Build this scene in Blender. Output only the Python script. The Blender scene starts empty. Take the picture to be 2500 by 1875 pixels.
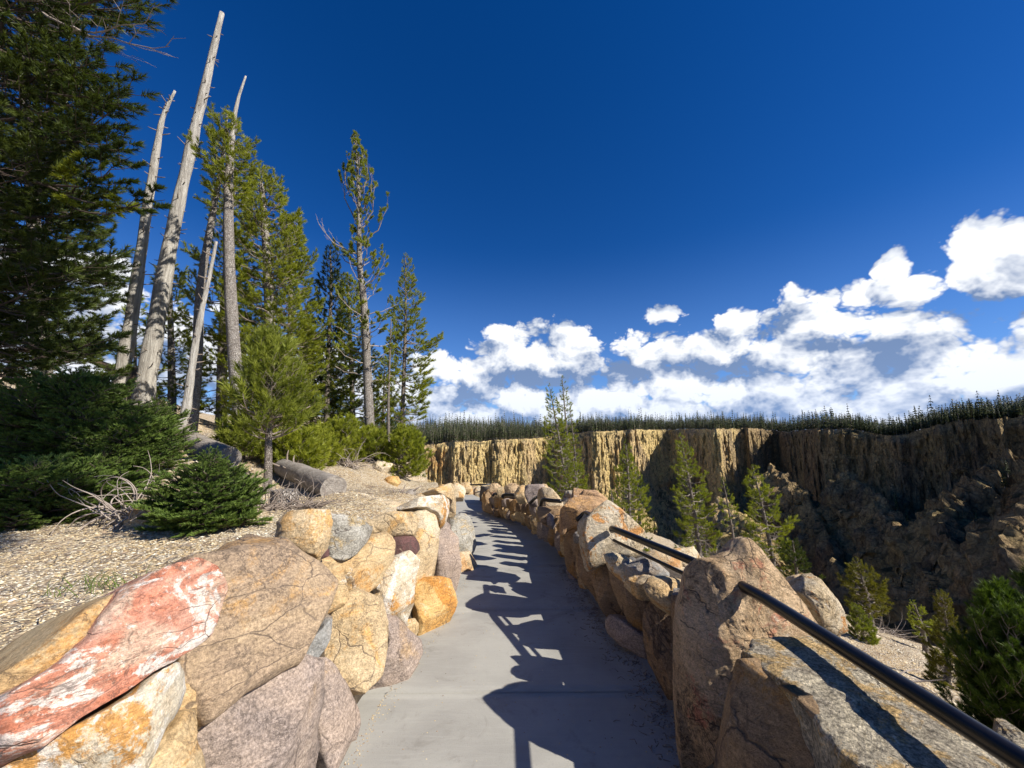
import bpy, math
import numpy as np

# ------------------------------------------------------------------ camera, sky, sun, exposure
sc = bpy.context.scene
F = 939.0
TH = math.atan(143 / 939.0)
CAMH = 1.6
cd = bpy.data.cameras.new('camera'); cam = bpy.data.objects.new('camera', cd)
sc.collection.objects.link(cam); sc.camera = cam
cam.location = (0, 0, CAMH); cam.rotation_euler = (math.pi / 2 + TH, 0, 0)
cd.sensor_width = 36; cd.sensor_fit = 'HORIZONTAL'; cd.lens = 36 * F / 2500
cd.clip_start = 0.05; cd.clip_end = 6000
SUN_AZ_X, SUN_AZ_Y, SUN_EL = 0.925, -0.38, math.radians(37)
_n = math.hypot(SUN_AZ_X, SUN_AZ_Y)
SUN = np.array([SUN_AZ_X / _n * math.cos(SUN_EL), SUN_AZ_Y / _n * math.cos(SUN_EL), math.sin(SUN_EL)])
sl = bpy.data.lights.new('sun', 'SUN'); so = bpy.data.objects.new('sun', sl); sc.collection.objects.link(so)
sl.energy = 5.0; sl.angle = math.radians(0.5); sl.color = (1.0, 0.93, 0.82)
from mathutils import Vector
so.rotation_euler = Vector(SUN).to_track_quat('Z', 'Y').to_euler()
so.location = (20, -8, 20)
sc.view_settings.view_transform = 'Standard'; sc.view_settings.look = 'None'
sc.view_settings.exposure = 0.55; sc.view_settings.gamma = 1; sc.view_settings.use_curve_mapping = False
sc.cycles.max_bounces = 5; sc.cycles.diffuse_bounces = 2; sc.cycles.glossy_bounces = 2
sc.cycles.transparent_max_bounces = 6; sc.cycles.transmission_bounces = 2

def ray(px, py):
    u = (px - 1250) / F; v = (937.5 - py) / F
    return np.array([u, math.cos(TH) - v * math.sin(TH), math.sin(TH) + v * math.cos(TH)])
CO = np.array([0, 0, CAMH])
def P(px, py, Y):
    r = ray(px, py); return CO + r * (Y / r[1])
def PZ(px, py, z):
    r = ray(px, py); return CO + r * ((z - CAMH) / r[2])
def azel(px, py):
    r = ray(px, py)
    return math.atan2(r[0], r[1]), math.atan2(r[2], math.hypot(r[0], r[1]))

# ------------------------------------------------------------------ node helpers
class NT:
    def __init__(s, tree): s.t = tree; s.n = tree.nodes; s.l = tree.links
    def new(s, typ, **kw):
        n = s.n.new(typ)
        for k, v in kw.items():
            if k in ('inp',):
                for kk, vv in v.items(): s.set(n, kk, vv)
            else: setattr(n, k, v)
        return n
    def set(s, n, k, v):
        i = n.inputs[k]
        if isinstance(v, bpy.types.NodeSocket): s.l.new(v, i)
        else: i.default_value = v
    def math(s, op, a, b=None, c=None, clamp=False):
        n = s.n.new('ShaderNodeMath'); n.operation = op; n.use_clamp = clamp
        s.set(n, 0, a)
        if b is not None: s.set(n, 1, b)
        if c is not None: s.set(n, 2, c)
        return n.outputs[0]
    def mix(s, f, a, b, blend='MIX'):
        n = s.n.new('ShaderNodeMix'); n.data_type = 'RGBA'; n.blend_type = blend
        s.set(n, 0, f)
        for k, v in ((6, a), (7, b)):
            if not isinstance(v, bpy.types.NodeSocket): v = tuple(v) + (1,) if len(v) == 3 else v
            s.set(n, k, v)
        return n.outputs[2]
    def noise(s, vec, scale, detail=4, rough=0.5, dist=0.0, lac=2.0):
        n = s.n.new('ShaderNodeTexNoise'); n.noise_dimensions = '3D'
        if vec is not None: s.l.new(vec, n.inputs['Vector'])
        n.inputs['Scale'].default_value = scale; n.inputs['Detail'].default_value = detail
        n.inputs['Roughness'].default_value = rough; n.inputs['Distortion'].default_value = dist
        n.inputs['Lacunarity'].default_value = lac
        return n.outputs['Fac']
    def ramp(s, f, lo, hi, smooth=True):
        n = s.n.new('ShaderNodeMapRange'); n.clamp = True
        n.interpolation_type = 'SMOOTHSTEP' if smooth else 'LINEAR'
        s.set(n, 0, f); n.inputs[1].default_value = lo; n.inputs[2].default_value = hi
        return n.outputs[0]
    def mapping(s, vec, scale=(1, 1, 1), loc=(0, 0, 0), rot=(0, 0, 0), vt='POINT'):
        n = s.n.new('ShaderNodeMapping'); n.vector_type = vt
        s.l.new(vec, n.inputs[0]); n.inputs['Location'].default_value = loc
        n.inputs['Rotation'].default_value = rot; n.inputs['Scale'].default_value = scale
        return n.outputs[0]

# ------------------------------------------------------------------ world: Nishita sky with a cumulus bank by direction
W = bpy.data.worlds.new('World'); sc.world = W; W.use_nodes = True
W.cycles.sampling_method = 'MANUAL'; W.cycles.sample_map_resolution = 512
w = NT(W.node_tree); w.n.clear()
sky = w.new('ShaderNodeTexSky', sky_type='NISHITA', sun_disc=False, sun_elevation=SUN_EL,
            sun_rotation=math.atan2(SUN[0], SUN[1]), altitude=2400, air_density=1.0, dust_density=0.35, ozone_density=3.5)
hs = w.new('ShaderNodeHueSaturation'); hs.inputs['Saturation'].default_value = 1.33; hs.inputs['Value'].default_value = 1.0
hs.inputs['Hue'].default_value = 0.513
w.l.new(sky.outputs[0], hs.inputs['Color'])
tc = w.new('ShaderNodeTexCoord')
sep = w.new('ShaderNodeSeparateXYZ'); w.l.new(tc.outputs['Generated'], sep.inputs[0])
az = w.math('ARCTAN2', sep.outputs[0], sep.outputs[1]); el = w.math('ARCSINE', sep.outputs[2])
cmb = w.new('ShaderNodeCombineXYZ'); w.l.new(az, cmb.inputs[0]); w.l.new(el, cmb.inputs[1])
AE = cmb.outputs[0]
# cumulus masses: azimuth and elevation in pixels of the panorama -> radians
def cc(x, y, rx, ry, k=1.0): return (1000 + .678 * x, 500 + .678 * y, .85 * rx, .85 * ry, k)
BL = [cc(500,520,215,125), cc(350,560,130,80), cc(150,650,220,110), cc(820,590,230,90), cc(1080,540,230,120,.9), cc(1190,420,170,75,.9), cc(1420,410,290,125),
      cc(1720,370,300,140), cc(2060,210,235,190,1.1), cc(2200,180,200,180,1.1), cc(1728,215,75,75), cc(1900,450,380,140), cc(1450,570,300,100,.9), cc(905,390,120,48,.62), 
         cc(225,520,90,30,.6),  cc(400,690,600,95), cc(1200,690,500,85,.8),
      cc(1700,600,420,120,.9), cc(2200,600,350,190,.9), cc(2700,300,500,300), cc(1300,760,500,40,.6),
      (270, 650, 110, 60, .95), (310, 720, 130, 70, .95), (400, 830, 190, 80, .9), (250, 830, 160, 50, .9), (700, 900, 330, 100, 1.0), (860, 960, 250, 90, 1), (205, 930, 200, 60, .8), (545, 740, 60, 40, .5)]
ng = bpy.data.node_groups.new('cloud_density', 'ShaderNodeTree')
ng.interface.new_socket('Vector', in_out='INPUT', socket_type='NodeSocketVector')
ng.interface.new_socket('Density', in_out='OUTPUT', socket_type='NodeSocketFloat')
g = NT(ng); gi = g.new('NodeGroupInput'); go = g.new('NodeGroupOutput'); V = gi.outputs[0]
cov = None
wv = g.noise(V, 9, 2, .55); wvx = g.math('SUBTRACT', wv, .5)
wv2 = g.noise(g.mapping(V, loc=(5, 3, 1)), 9, 2, .55); wvy = g.math('SUBTRACT', wv2, .5)
co = g.new('ShaderNodeCombineXYZ'); g.l.new(g.math('MULTIPLY', wvx, .07), co.inputs[0]); g.l.new(g.math('MULTIPLY', wvy, .05), co.inputs[1])
va = g.new('ShaderNodeVectorMath', operation='ADD'); g.l.new(V, va.inputs[0]); g.l.new(co.outputs[0], va.inputs[1]); VW = va.outputs[0]
for (x, y, rx, ry, k) in BL:
    a0, e0 = azel(x, y); ax, _ = azel(x + rx, y); _, ey = azel(x, y - ry)
    m = g.mapping(VW, scale=(abs(ax - a0), abs(ey - e0), 1), loc=(a0, e0, 0), vt='TEXTURE')
    gr = g.new('ShaderNodeTexGradient', gradient_type='SPHERICAL'); g.l.new(m, gr.inputs[0])
    v = g.math('MULTIPLY', gr.outputs['Fac'], 1.75 * k)
    cov = v if cov is None else g.math('MAXIMUM', cov, v)
sp = g.new('ShaderNodeSeparateXYZ'); g.l.new(V, sp.inputs[0])
# a thin band of cloud lies along the horizon all round; the masses go on outside the picture
band = g.math('MULTIPLY', g.ramp(sp.outputs[1], .16, .0), 1.0)
outside = g.math('GREATER_THAN', g.math('ABSOLUTE', sp.outputs[0]), 1.15)
big = g.math('MULTIPLY', g.math('MULTIPLY', g.ramp(g.noise(V, 1.6, 2), .48, .62), g.ramp(sp.outputs[1], .5, .2)), outside)
cov = g.math('MAXIMUM', g.math('MAXIMUM', cov, band), big)
# the bank's upper edge climbs towards the east: elevation of that edge by azimuth
EDGE = [(-700,700),(150,560),(260,580),(420,700),(700,900),(1000,860),(1100,835),(1170,800),(1240,765),(1340,765),(1450,815),(1560,810),(1700,765),(1900,735),(2010,700),(2120,640),(2200,575),(2300,520),(2500,480),(3200,640)]
cr_ = g.new('ShaderNodeValToRGB'); g.l.new(g.math('MULTIPLY_ADD', sp.outputs[0], 1 / 2.8, .5), cr_.inputs[0]); els = cr_.color_ramp.elements
for k, (x_, y_) in enumerate(EDGE):
    a0, e0 = azel(x_, y_); e_ = els[k] if k < 2 else els.new(.5); e_.position = a0 / 2.8 + .5; e_.color = (e0, e0, e0, 1)
swv = g.new('ShaderNodeSeparateXYZ'); g.l.new(VW, swv.inputs[0])
sheet = g.ramp(g.math('SUBTRACT', cr_.outputs[0], swv.outputs[1]), -.035, .07)
sheet = g.math('MULTIPLY', sheet, g.ramp(g.math('ABSOLUTE', sp.outputs[0]), 1.25, 1.05))
cov = g.math('MAXIMUM', cov, g.math('MULTIPLY', sheet, .95))
covc = g.math('MINIMUM', cov, 1.0)
vs = g.mapping(V, scale=(1, 1.5, 1))
n1 = g.noise(vs, 9.0, 9, .60, .0)
vor = g.new('ShaderNodeTexVoronoi', feature='F1', voronoi_dimensions='2D'); g.l.new(g.mapping(VW, scale=(1, 1.3, 1)), vor.inputs['Vector'])
vor.inputs['Scale'].default_value = 9; vor.inputs['Lacunarity'].default_value = 2.3; vor.inputs['Detail'].default_value = 3; vor.inputs['Roughness'].default_value = .6
puff = g.math('SUBTRACT', .55, vor.outputs['Distance'])
d = g.math('ADD', g.math('MULTIPLY', covc, 1.75), g.math('MULTIPLY', g.math('SUBTRACT', n1, .5), 1.7))
d = g.math('ADD', d, g.math('MULTIPLY', puff, 1.35))
d = g.math('SUBTRACT', d, .42)
d = g.math('MULTIPLY', d, g.ramp(cov, .0, .20))
g.l.new(d, go.inputs[0])
def dens(v):
    n = w.n.new('ShaderNodeGroup'); n.node_tree = ng; w.l.new(v, n.inputs[0]); return n.outputs[0]
D0 = dens(AE)
D1 = dens(w.mapping(AE, loc=(0.014, 0.038, 0)))
alpha = w.ramp(D0, .0, .48)
lit = w.math('MULTIPLY', w.math('SUBTRACT', D0, D1), .85)
big_ = w.math('MULTIPLY', w.math('SUBTRACT', w.noise(w.mapping(AE, scale=(1, 2.2, 1), loc=(2, 2, 0)), 5.0, 4, .55), .5), 1.0)
thick = w.math('MULTIPLY', w.ramp(D0, .7, 2.0), .34)
def v2(vec):
    n = w.new('ShaderNodeTexVoronoi', feature='SMOOTH_F1', voronoi_dimensions='2D'); w.l.new(w.mapping(vec, scale=(1, 2.0, 1)), n.inputs['Vector']); n.inputs['Scale'].default_value = 5.5; n.inputs['Smoothness'].default_value = .6; return n.outputs['Distance']
wob = w.math('MULTIPLY', w.math('SUBTRACT', w.noise(AE, 14, 4, .6), .5), .10)
cw = w.new('ShaderNodeCombineXYZ'); w.l.new(wob, cw.inputs[0]); w.l.new(wob, cw.inputs[1]); av = w.new('ShaderNodeVectorMath', operation='ADD'); w.l.new(AE, av.inputs[0]); w.l.new(cw.outputs[0], av.inputs[1])
under = w.math('MULTIPLY', w.math('SUBTRACT', v2(w.mapping(av.outputs[0], loc=(.01, .05, 0))), v2(av.outputs[0])), 1.9)
lit = w.math('ADD', w.math('ADD', w.math('SUBTRACT', w.math('ADD', lit, .51), thick), big_), under)
lit = w.ramp(lit, -.12, 1.08, False)
LO, HI = (1.55, 2.35, 4.1), (8.6, 8.8, 9.1)
ccol = w.mix(lit, LO, HI)
haz = w.math('MULTIPLY', w.ramp(el, .22, .0), .30)
ccol = w.mix(haz, ccol, (2.9, 4.6, 8.2))
alpha = w.math('MULTIPLY', alpha, w.ramp(el, -.02, .0))
skyl = w.mix(w.math('MULTIPLY', w.ramp(el, .50, .0), .35), hs.outputs[0], (2.3, 4.3, 8.6))
skyc = w.mix(alpha, skyl, ccol)
bg = w.new('ShaderNodeBackground'); bg.inputs['Strength'].default_value = 0.085
w.l.new(skyc, bg.inputs[0]); wo = w.new('ShaderNodeOutputWorld'); w.l.new(bg.outputs[0], wo.inputs[0])

# ------------------------------------------------------------------ noise in numpy
_rs = np.random.RandomState(7)
_perm = np.concatenate([_rs.permutation(256)] * 3).astype(np.int32)
_grad = _rs.normal(size=(256, 3)); _grad /= np.linalg.norm(_grad, axis=1)[:, None]
def perlin(p):
    p = np.asarray(p, dtype=np.float64); i = np.floor(p).astype(np.int64); fr = p - i; i &= 255
    u = fr * fr * fr * (fr * (fr * 6 - 15) + 10)
    def gr(dx, dy, dz):
        h = _perm[_perm[_perm[(i[..., 0] + dx) & 255] + ((i[..., 1] + dy) & 255)] + ((i[..., 2] + dz) & 255)]
        gg = _grad[h]
        return gg[..., 0] * (fr[..., 0] - dx) + gg[..., 1] * (fr[..., 1] - dy) + gg[..., 2] * (fr[..., 2] - dz)
    def L(a, b, t): return a + (b - a) * t
    x0 = L(L(gr(0,0,0), gr(1,0,0), u[..., 0]), L(gr(0,1,0), gr(1,1,0), u[..., 0]), u[..., 1])
    x1 = L(L(gr(0,0,1), gr(1,0,1), u[..., 0]), L(gr(0,1,1), gr(1,1,1), u[..., 0]), u[..., 1])
    return L(x0, x1, u[..., 2]) * 1.6
def fbm(p, oct=4, gain=.5, lac=2.03, ridge=False):
    p = np.asarray(p, float); a = 1.; s = 0.; t = 0.
    for k in range(oct):
        n = perlin(p + k * 17.3)
        if ridge: n = 1 - 2 * np.abs(n)
        s = s + a * n; t += a; a *= gain; p = p * lac
    return s / t

# ------------------------------------------------------------------ mesh helpers
C = sc.collection
def mesh(name, verts, faces, mats, smooth=True, center=None, parent=None, mat_idx=None, col=None, sharp=None):
    verts = np.asarray(verts, float)
    faces = np.asarray(faces, dtype=np.int32)
    me = bpy.data.meshes.new(name)
    c = np.zeros(3) if center is None else np.asarray(center, float)
    me.vertices.add(len(verts)); me.vertices.foreach_set('co', (verts - c).astype(np.float32).ravel())
    k = faces.shape[1]
    me.loops.add(faces.size); me.loops.foreach_set('vertex_index', faces.ravel())
    me.polygons.add(len(faces)); me.polygons.foreach_set('loop_start', np.arange(0, faces.size, k, dtype=np.int32))
    me.polygons.foreach_set('use_smooth', np.full(len(faces), smooth))
    if not isinstance(mats, (list, tuple)): mats = [mats]
    for m in mats: me.materials.append(m)
    if mat_idx is not None: me.polygons.foreach_set('material_index', np.asarray(mat_idx, dtype=np.int32))
    me.update(calc_edges=True)
    if col is not None:
        a = me.color_attributes.new('tone', 'FLOAT_COLOR', 'POINT')
        cc4 = np.ones((len(verts), 4), np.float32); cc4[:, 0] = col; cc4[:, 1] = col; cc4[:, 2] = col
        a.data.foreach_set('color', cc4.ravel())
    if sharp is not None: 
        try: me.set_sharp_from_angle(angle=sharp)
        except Exception: pass
    o = bpy.data.objects.new(name, me); C.objects.link(o)
    if parent is not None:
        o.parent = parent; o.location = c - np.array(WL.get(parent.name, (0, 0, 0)))
        WL[o.name] = tuple(c)
    else:
        o.location = c; WL[o.name] = tuple(c)
    return o
WL = {}
def empty(name, loc):
    o = bpy.data.objects.new(name, None); C.objects.link(o); o.location = tuple(loc); o.empty_display_size = .2
    WL[o.name] = tuple(loc); return o
def tag(o, label=None, cat=None, group=None, kind=None):
    if label: o['label'] = label
    if cat: o['category'] = cat
    if group: o['group'] = group
    if kind: o['kind'] = kind
    return o
def tri(f):
    f = np.asarray(f); return np.concatenate([f[:, [0, 1, 2]], f[:, [0, 2, 3]]])
def catmull(pts, n):
    pts = np.asarray(pts, float)
    if len(pts) < 3: return pts[0] + (pts[-1] - pts[0]) * np.linspace(0, 1, n)[:, None]
    p = np.vstack([2 * pts[0] - pts[1], pts, 2 * pts[-1] - pts[-2]])
    t = np.linspace(0, len(pts) - 1 - 1e-6, n); i = t.astype(int); u = (t - i)[:, None]
    a, b, c_, d_ = p[i], p[i + 1], p[i + 2], p[i + 3]
    return .5 * (2 * b + (c_ - a) * u + (2 * a - 5 * b + 4 * c_ - d_) * u ** 2 + (3 * b - a - 3 * c_ + d_) * u ** 3)
def tube(path, rad, sides=6, cap=True, wob=0, seed=0, rscale=None):
    path = np.asarray(path, float); n = len(path); rad = np.broadcast_to(rad, (n,)).astype(float)
    T = np.gradient(path, axis=0); T /= np.linalg.norm(T, axis=1)[:, None] + 1e-9
    ref = np.array([0, 0, 1.]) if abs(T[0, 2]) < .8 else np.array([0, 1., 0])
    A = np.cross(T, ref); A /= np.linalg.norm(A, axis=1)[:, None] + 1e-9; B = np.cross(T, A)
    ang = np.arange(sides) / sides * 2 * math.pi
    dirv = np.cos(ang)[None, :, None] * A[:, None] + np.sin(ang)[None, :, None] * B[:, None]
    R = rad[:, None] * np.ones(sides)
    if wob:
        q = path[:, None] / (rad.max() * 3) + dirv * .8 + seed
        R = R * (1 + wob * fbm(q, 3))
    V = path[:, None] + dirv * R[..., None]
    V = V.reshape(-1, 3); f = []
    i = np.arange(n - 1)[:, None] * sides; j = np.arange(sides)[None]; k = (j + 1) % sides
    q = np.stack([i + j, i + k, i + k + sides, i + j + sides], -1).reshape(-1, 4)
    f = tri(q)
    if cap:
        V = np.vstack([V, path[0], path[-1]]); a = len(V) - 2; b = a + 1; jj = np.arange(sides); kk = (jj + 1) % sides
        f = np.vstack([f, np.stack([kk, jj, np.full(sides, a)], -1), np.stack([(n - 1) * sides + jj, (n - 1) * sides + kk, np.full(sides, b)], -1)])
    return V, f
class MB:
    def __init__(s): s.v = []; s.f = []; s.c = []; s.n = 0; s.m = []
    def add(s, v, f, c=1.0, m=0):
        v = np.asarray(v); f = np.asarray(f)
        s.v.append(v); s.f.append(f + s.n); s.c.append(np.broadcast_to(c, (len(v),))); s.m.append(np.full(len(f), m)); s.n += len(v)
    def build(s, name, mats, parent=None, center=None, smooth=True, col=False, sharp=None):
        V = np.concatenate(s.v)
        if center is None: center = V.mean(0) if parent is None else (V.mean(0))
        return mesh(name, V, np.concatenate(s.f), mats, smooth, center, parent, np.concatenate(s.m), np.concatenate(s.c) if col else None, sharp)
rng = np.random.RandomState(3)

# ------------------------------------------------------------------ materials
MATS = {}
def newmat(name):
    m = bpy.data.materials.new(name); m.use_nodes = True; t = NT(m.node_tree)
    b = t.n['Principled BSDF']; return m, t, b
def rock(name, base, alt, stain, vein=(.62, .60, .55), s=3.0, stain_lo=.52, stain_hi=.62, vein_lo=.62, vein_hi=.70, streak=1.0, bump=.5, speck=.35, rough=.88, dark=(.09, .07, .06)):
    m, t, b = newmat(name)
    tcn = t.new('ShaderNodeTexCoord'); oi = t.new('ShaderNodeObjectInfo')
    add = t.new('ShaderNodeVectorMath', operation='ADD'); t.l.new(tcn.outputs['Object'], add.inputs[0])
    mul = t.new('ShaderNodeVectorMath', operation='SCALE'); cx = t.new('ShaderNodeCombineXYZ')
    for i in range(3): t.l.new(oi.outputs['Random'], cx.inputs[i])
    t.l.new(cx.outputs[0], mul.inputs[0]); mul.inputs['Scale'].default_value = 37.0; t.l.new(mul.outputs[0], add.inputs[1])
    V = add.outputs[0]; VS = t.mapping(V, scale=(1, 1, streak), rot=(.5, .6, .3))
    n1 = t.noise(VS, s, 8, .62, .8); n2 = t.noise(t.mapping(VS, loc=(9, 2, 4)), s * .75, 6, .62, 1.4); n3 = t.noise(t.mapping(VS, loc=(1, 7, 3)), s * 1.1, 8, .66, 1.8)
    gr_ = t.math('MULTIPLY', t.math('SUBTRACT', t.noise(V, 60, 6, .75, .4), .5), .34); n1 = t.math('ADD', n1, gr_); n2 = t.math('ADD', n2, gr_); n3 = t.math('ADD', n3, gr_)
    c = t.mix(t.ramp(n1, .36, .64), base, alt)
    c = t.mix(t.math('MULTIPLY', t.ramp(n2, stain_lo, stain_hi), .85), c, stain)
    c = t.mix(t.math('MULTIPLY', t.ramp(n3, vein_lo, vein_hi), .8), c, vein)
    sp_ = t.noise(V, 85, 5, .75); sp2 = t.noise(V, 260, 2, .6)
    k = t.math('ADD', t.math('MULTIPLY', t.ramp(sp_, .3, .7), speck * 1.6), 1 - speck * .8)
    k = t.math('MULTIPLY', k, t.math('ADD', t.math('MULTIPLY', t.ramp(sp2, .3, .7), .3), .85))
    cx2 = t.new('ShaderNodeCombineXYZ')
    for i in range(3): t.l.new(k, cx2.inputs[i])
    c = t.mix(1.0, c, cx2.outputs[0], 'MULTIPLY')
    fol = t.noise(t.mapping(V, scale=(1, 1, 7), rot=(.5, .6, .3)), s * 3.2, 8, .7, 1.1)
    cx3 = t.new('ShaderNodeCombineXYZ'); kf = t.math('ADD', t.math('MULTIPLY', t.ramp(fol, .34, .66), .34), .82)
    for i in range(3): t.l.new(kf, cx3.inputs[i])
    c = t.mix(1.0, c, cx3.outputs[0], 'MULTIPLY')
    crk = t.noise(t.mapping(VS, loc=(3, 3, 8)), s * 1.5, 10, .7, 2.0)
    cr = t.math('SUBTRACT', 1.0, t.ramp(t.math('ABSOLUTE', t.math('SUBTRACT', crk, .5)), .0, .022))
    cr = t.math('MULTIPLY', cr, t.ramp(n1, .45, .6))
    dn = t.new('ShaderNodeTexNoise'); t.l.new(V, dn.inputs['Vector']); dn.inputs['Scale'].default_value = 5; dn.inputs['Detail'].default_value = 7; ds = t.new('ShaderNodeVectorMath', operation='SCALE'); t.l.new(dn.outputs['Color'], ds.inputs[0]); ds.inputs['Scale'].default_value = .22
    da = t.new('ShaderNodeVectorMath', operation='ADD'); t.l.new(VS, da.inputs[0]); t.l.new(ds.outputs[0], da.inputs[1]); ve = t.new('ShaderNodeTexVoronoi', feature='DISTANCE_TO_EDGE'); t.l.new(da.outputs[0], ve.inputs['Vector']); ve.inputs['Scale'].default_value = s * 1.3
    fis = t.math('MULTIPLY', t.math('SUBTRACT', 1.0, t.ramp(ve.outputs['Distance'], .0, .022)), t.ramp(t.noise(V, 2.6, 3, .6), .47, .56))
    cr = t.math('MAXIMUM', cr, fis)
    c = t.mix(t.math('MULTIPLY', cr, .75), c, dark)
    t.l.new(c, b.inputs['Base Color']); b.inputs['Roughness'].default_value = rough; b.inputs['Specular IOR Level'].default_value = .25
    h = t.math('ADD', t.math('MULTIPLY', t.noise(V, 22, 10, .76, .6), .06), t.math('MULTIPLY', sp_, .010))
    h = t.math('ADD', h, t.math('MULTIPLY', t.noise(VS, 6, 8, .68, 1.0), .08))
    h = t.math('ADD', h, t.math('MULTIPLY', fol, .016))
    h = t.math('SUBTRACT', h, t.math('MULTIPLY', cr, .03))
    bp = t.new('ShaderNodeBump'); bp.inputs['Strength'].default_value = bump; bp.inputs['Distance'].default_value = .8
    t.l.new(h, bp.inputs['Height']); t.l.new(bp.outputs[0], b.inputs['Normal'])
    MATS[name] = m; return m
OCH = (.50, .31, .14); GLD = (.58, .33, .09); TAN = (.52, .39, .25); GRY = (.36, .34, .31); PNK = (.50, .33, .26); WHT = (.66, .61, .52); ORG = (.56, .22, .05); BRN = (.32, .19, .11); RED = (.50, .15, .09); MAU = (.33, .26, .24)
rock('rock_red', (.56, .30, .22), (.52, .19, .11), (.62, .46, .34), (.76, .70, .63), s=3.0, vein_lo=.52, vein_hi=.58, streak=2.6, stain_lo=.48, stain_hi=.64, speck=.3)
rock('rock_tan', (.54, .42, .25), (.50, .34, .17), (.50, .27, .09), WHT, s=2.5, streak=2)
rock('rock_brown', (.42, .31, .20), (.34, .25, .17), (.54, .31, .11), (.56, .46, .34), s=2.2, streak=2.5, stain_lo=.55, stain_hi=.72, speck=.5)
rock('rock_white_rust', (.62, .56, .44), (.52, .41, .27), (.52, .24, .04), (.78, .75, .68), s=3.2, stain_lo=.54, stain_hi=.60, vein_lo=.50, vein_hi=.58, speck=.3)
rock('rock_mauve', (.37, .29, .235), (.30, .245, .215), (.44, .30, .17), (.52, .43, .36), s=2.2, speck=.55, stain_lo=.55, stain_hi=.75)
rock('rock_gold', (.58, .40, .18), (.58, .32, .10), (.52, .23, .05), (.62, .52, .34), s=3.2, speck=.4)
rock('rock_ochre', (.55, .43, .27), (.50, .37, .21), (.56, .33, .12), WHT, s=3.0, speck=.45)
rock('rock_grey', (.42, .40, .35), (.34, .32, .27), (.44, .32, .15), (.56, .54, .48), s=4.0, streak=2, speck=.5)
rock('rock_bluegrey', (.27, .27, .26), (.33, .31, .28), (.36, .28, .20), (.42, .40, .37), s=3.0, speck=.3)
rock('rock_purple', (.14, .07, .065), (.10, .055, .05), (.25, .16, .12), (.42, .32, .22), s=5, vein_lo=.66, vein_hi=.72)
rock('rock_pale', (.66, .57, .42), (.60, .47, .29), (.56, .24, .05), (.72, .68, .60), s=3.6, stain_lo=.56, stain_hi=.61, speck=.35, bump=.8)
rock('rock_cream', (.64, .55, .40), (.58, .46, .28), (.56, .30, .09), (.70, .66, .58), s=3.6, stain_lo=.54, stain_hi=.62)
rock('rock_peak', (.68, .50, .31), (.56, .38, .21), (.60, .25, .15), (.74, .62, .46), s=3.4, stain_lo=.57, stain_hi=.66, bump=.9, speck=.35)
rock('rock_slab', (.64, .56, .41), (.45, .39, .30), (.66, .44, .18), (.74, .70, .62), s=7, speck=.8, bump=1.0, stain_lo=.50, stain_hi=.60)
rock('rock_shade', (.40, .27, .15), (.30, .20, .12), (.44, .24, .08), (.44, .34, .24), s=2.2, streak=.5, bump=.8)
rock('rock_diamond', (.44, .28, .15), (.38, .24, .14), (.52, .30, .12), (.50, .44, .38), s=4, speck=.6)
rock('rock_rubble', (.56, .45, .30), (.50, .36, .20), (.56, .30, .12), WHT, s=3)

def simple(name, base, alt, scale=6, bump=.3, bscale=40, rough=.9, spec=.2, stretch=(1, 1, 1), det=6, bd=.02, world=False, lo=.35, hi=.65):
    m, t, b = newmat(name); tcn = t.new('ShaderNodeTexCoord')
    if world:
        g_ = t.new('ShaderNodeNewGeometry'); V = g_.outputs['Position']
    else: V = tcn.outputs['Object']
    V = t.mapping(V, scale=stretch)
    c = t.mix(t.ramp(t.noise(V, scale, det, .65, .5), lo, hi), base, alt)
    t.l.new(c, b.inputs['Base Color']); b.inputs['Roughness'].default_value = rough; b.inputs['Specular IOR Level'].default_value = spec
    bp = t.new('ShaderNodeBump'); bp.inputs['Strength'].default_value = bump; bp.inputs['Distance'].default_value = bd
    t.l.new(t.noise(V, bscale, 6, .7), bp.inputs['Height']); t.l.new(bp.outputs[0], b.inputs['Normal'])
    MATS[name] = m; return m
simple('mortar', (.16, .125, .09), (.08, .065, .05), 14, 1.0, 30, bd=.06)
simple('snag_wood', (.62, .59, .53), (.36, .33, .29), 3, 1.0, 11, stretch=(7, 7, .7), bd=.05, lo=.36, hi=.66)
simple('log_wood', (.42, .38, .33), (.24, .21, .18), 4, .9, 10, bd=.03, stretch=(1, 5, 5), lo=.3, hi=.7)
simple('twig_wood', (.30, .25, .21), (.20, .16, .13), 8, .3)
simple('dark_twig', (.13, .10, .08), (.08, .06, .05), 8, .3)
simple('bare_twig', (.42, .36, .31), (.30, .25, .21), 8, .3)
simple('rail_paint', (.010, .009, .009), (.016, .014, .013), 20, .03, 200, rough=.30, spec=.45, bd=.002)
simple('grass_blade', (.10, .16, .03), (.16, .20, .05), 30, 0)
simple('fence_wood', (.14, .095, .06), (.22, .16, .11), 4, .6, 12, stretch=(1, 6, 6))
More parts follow.
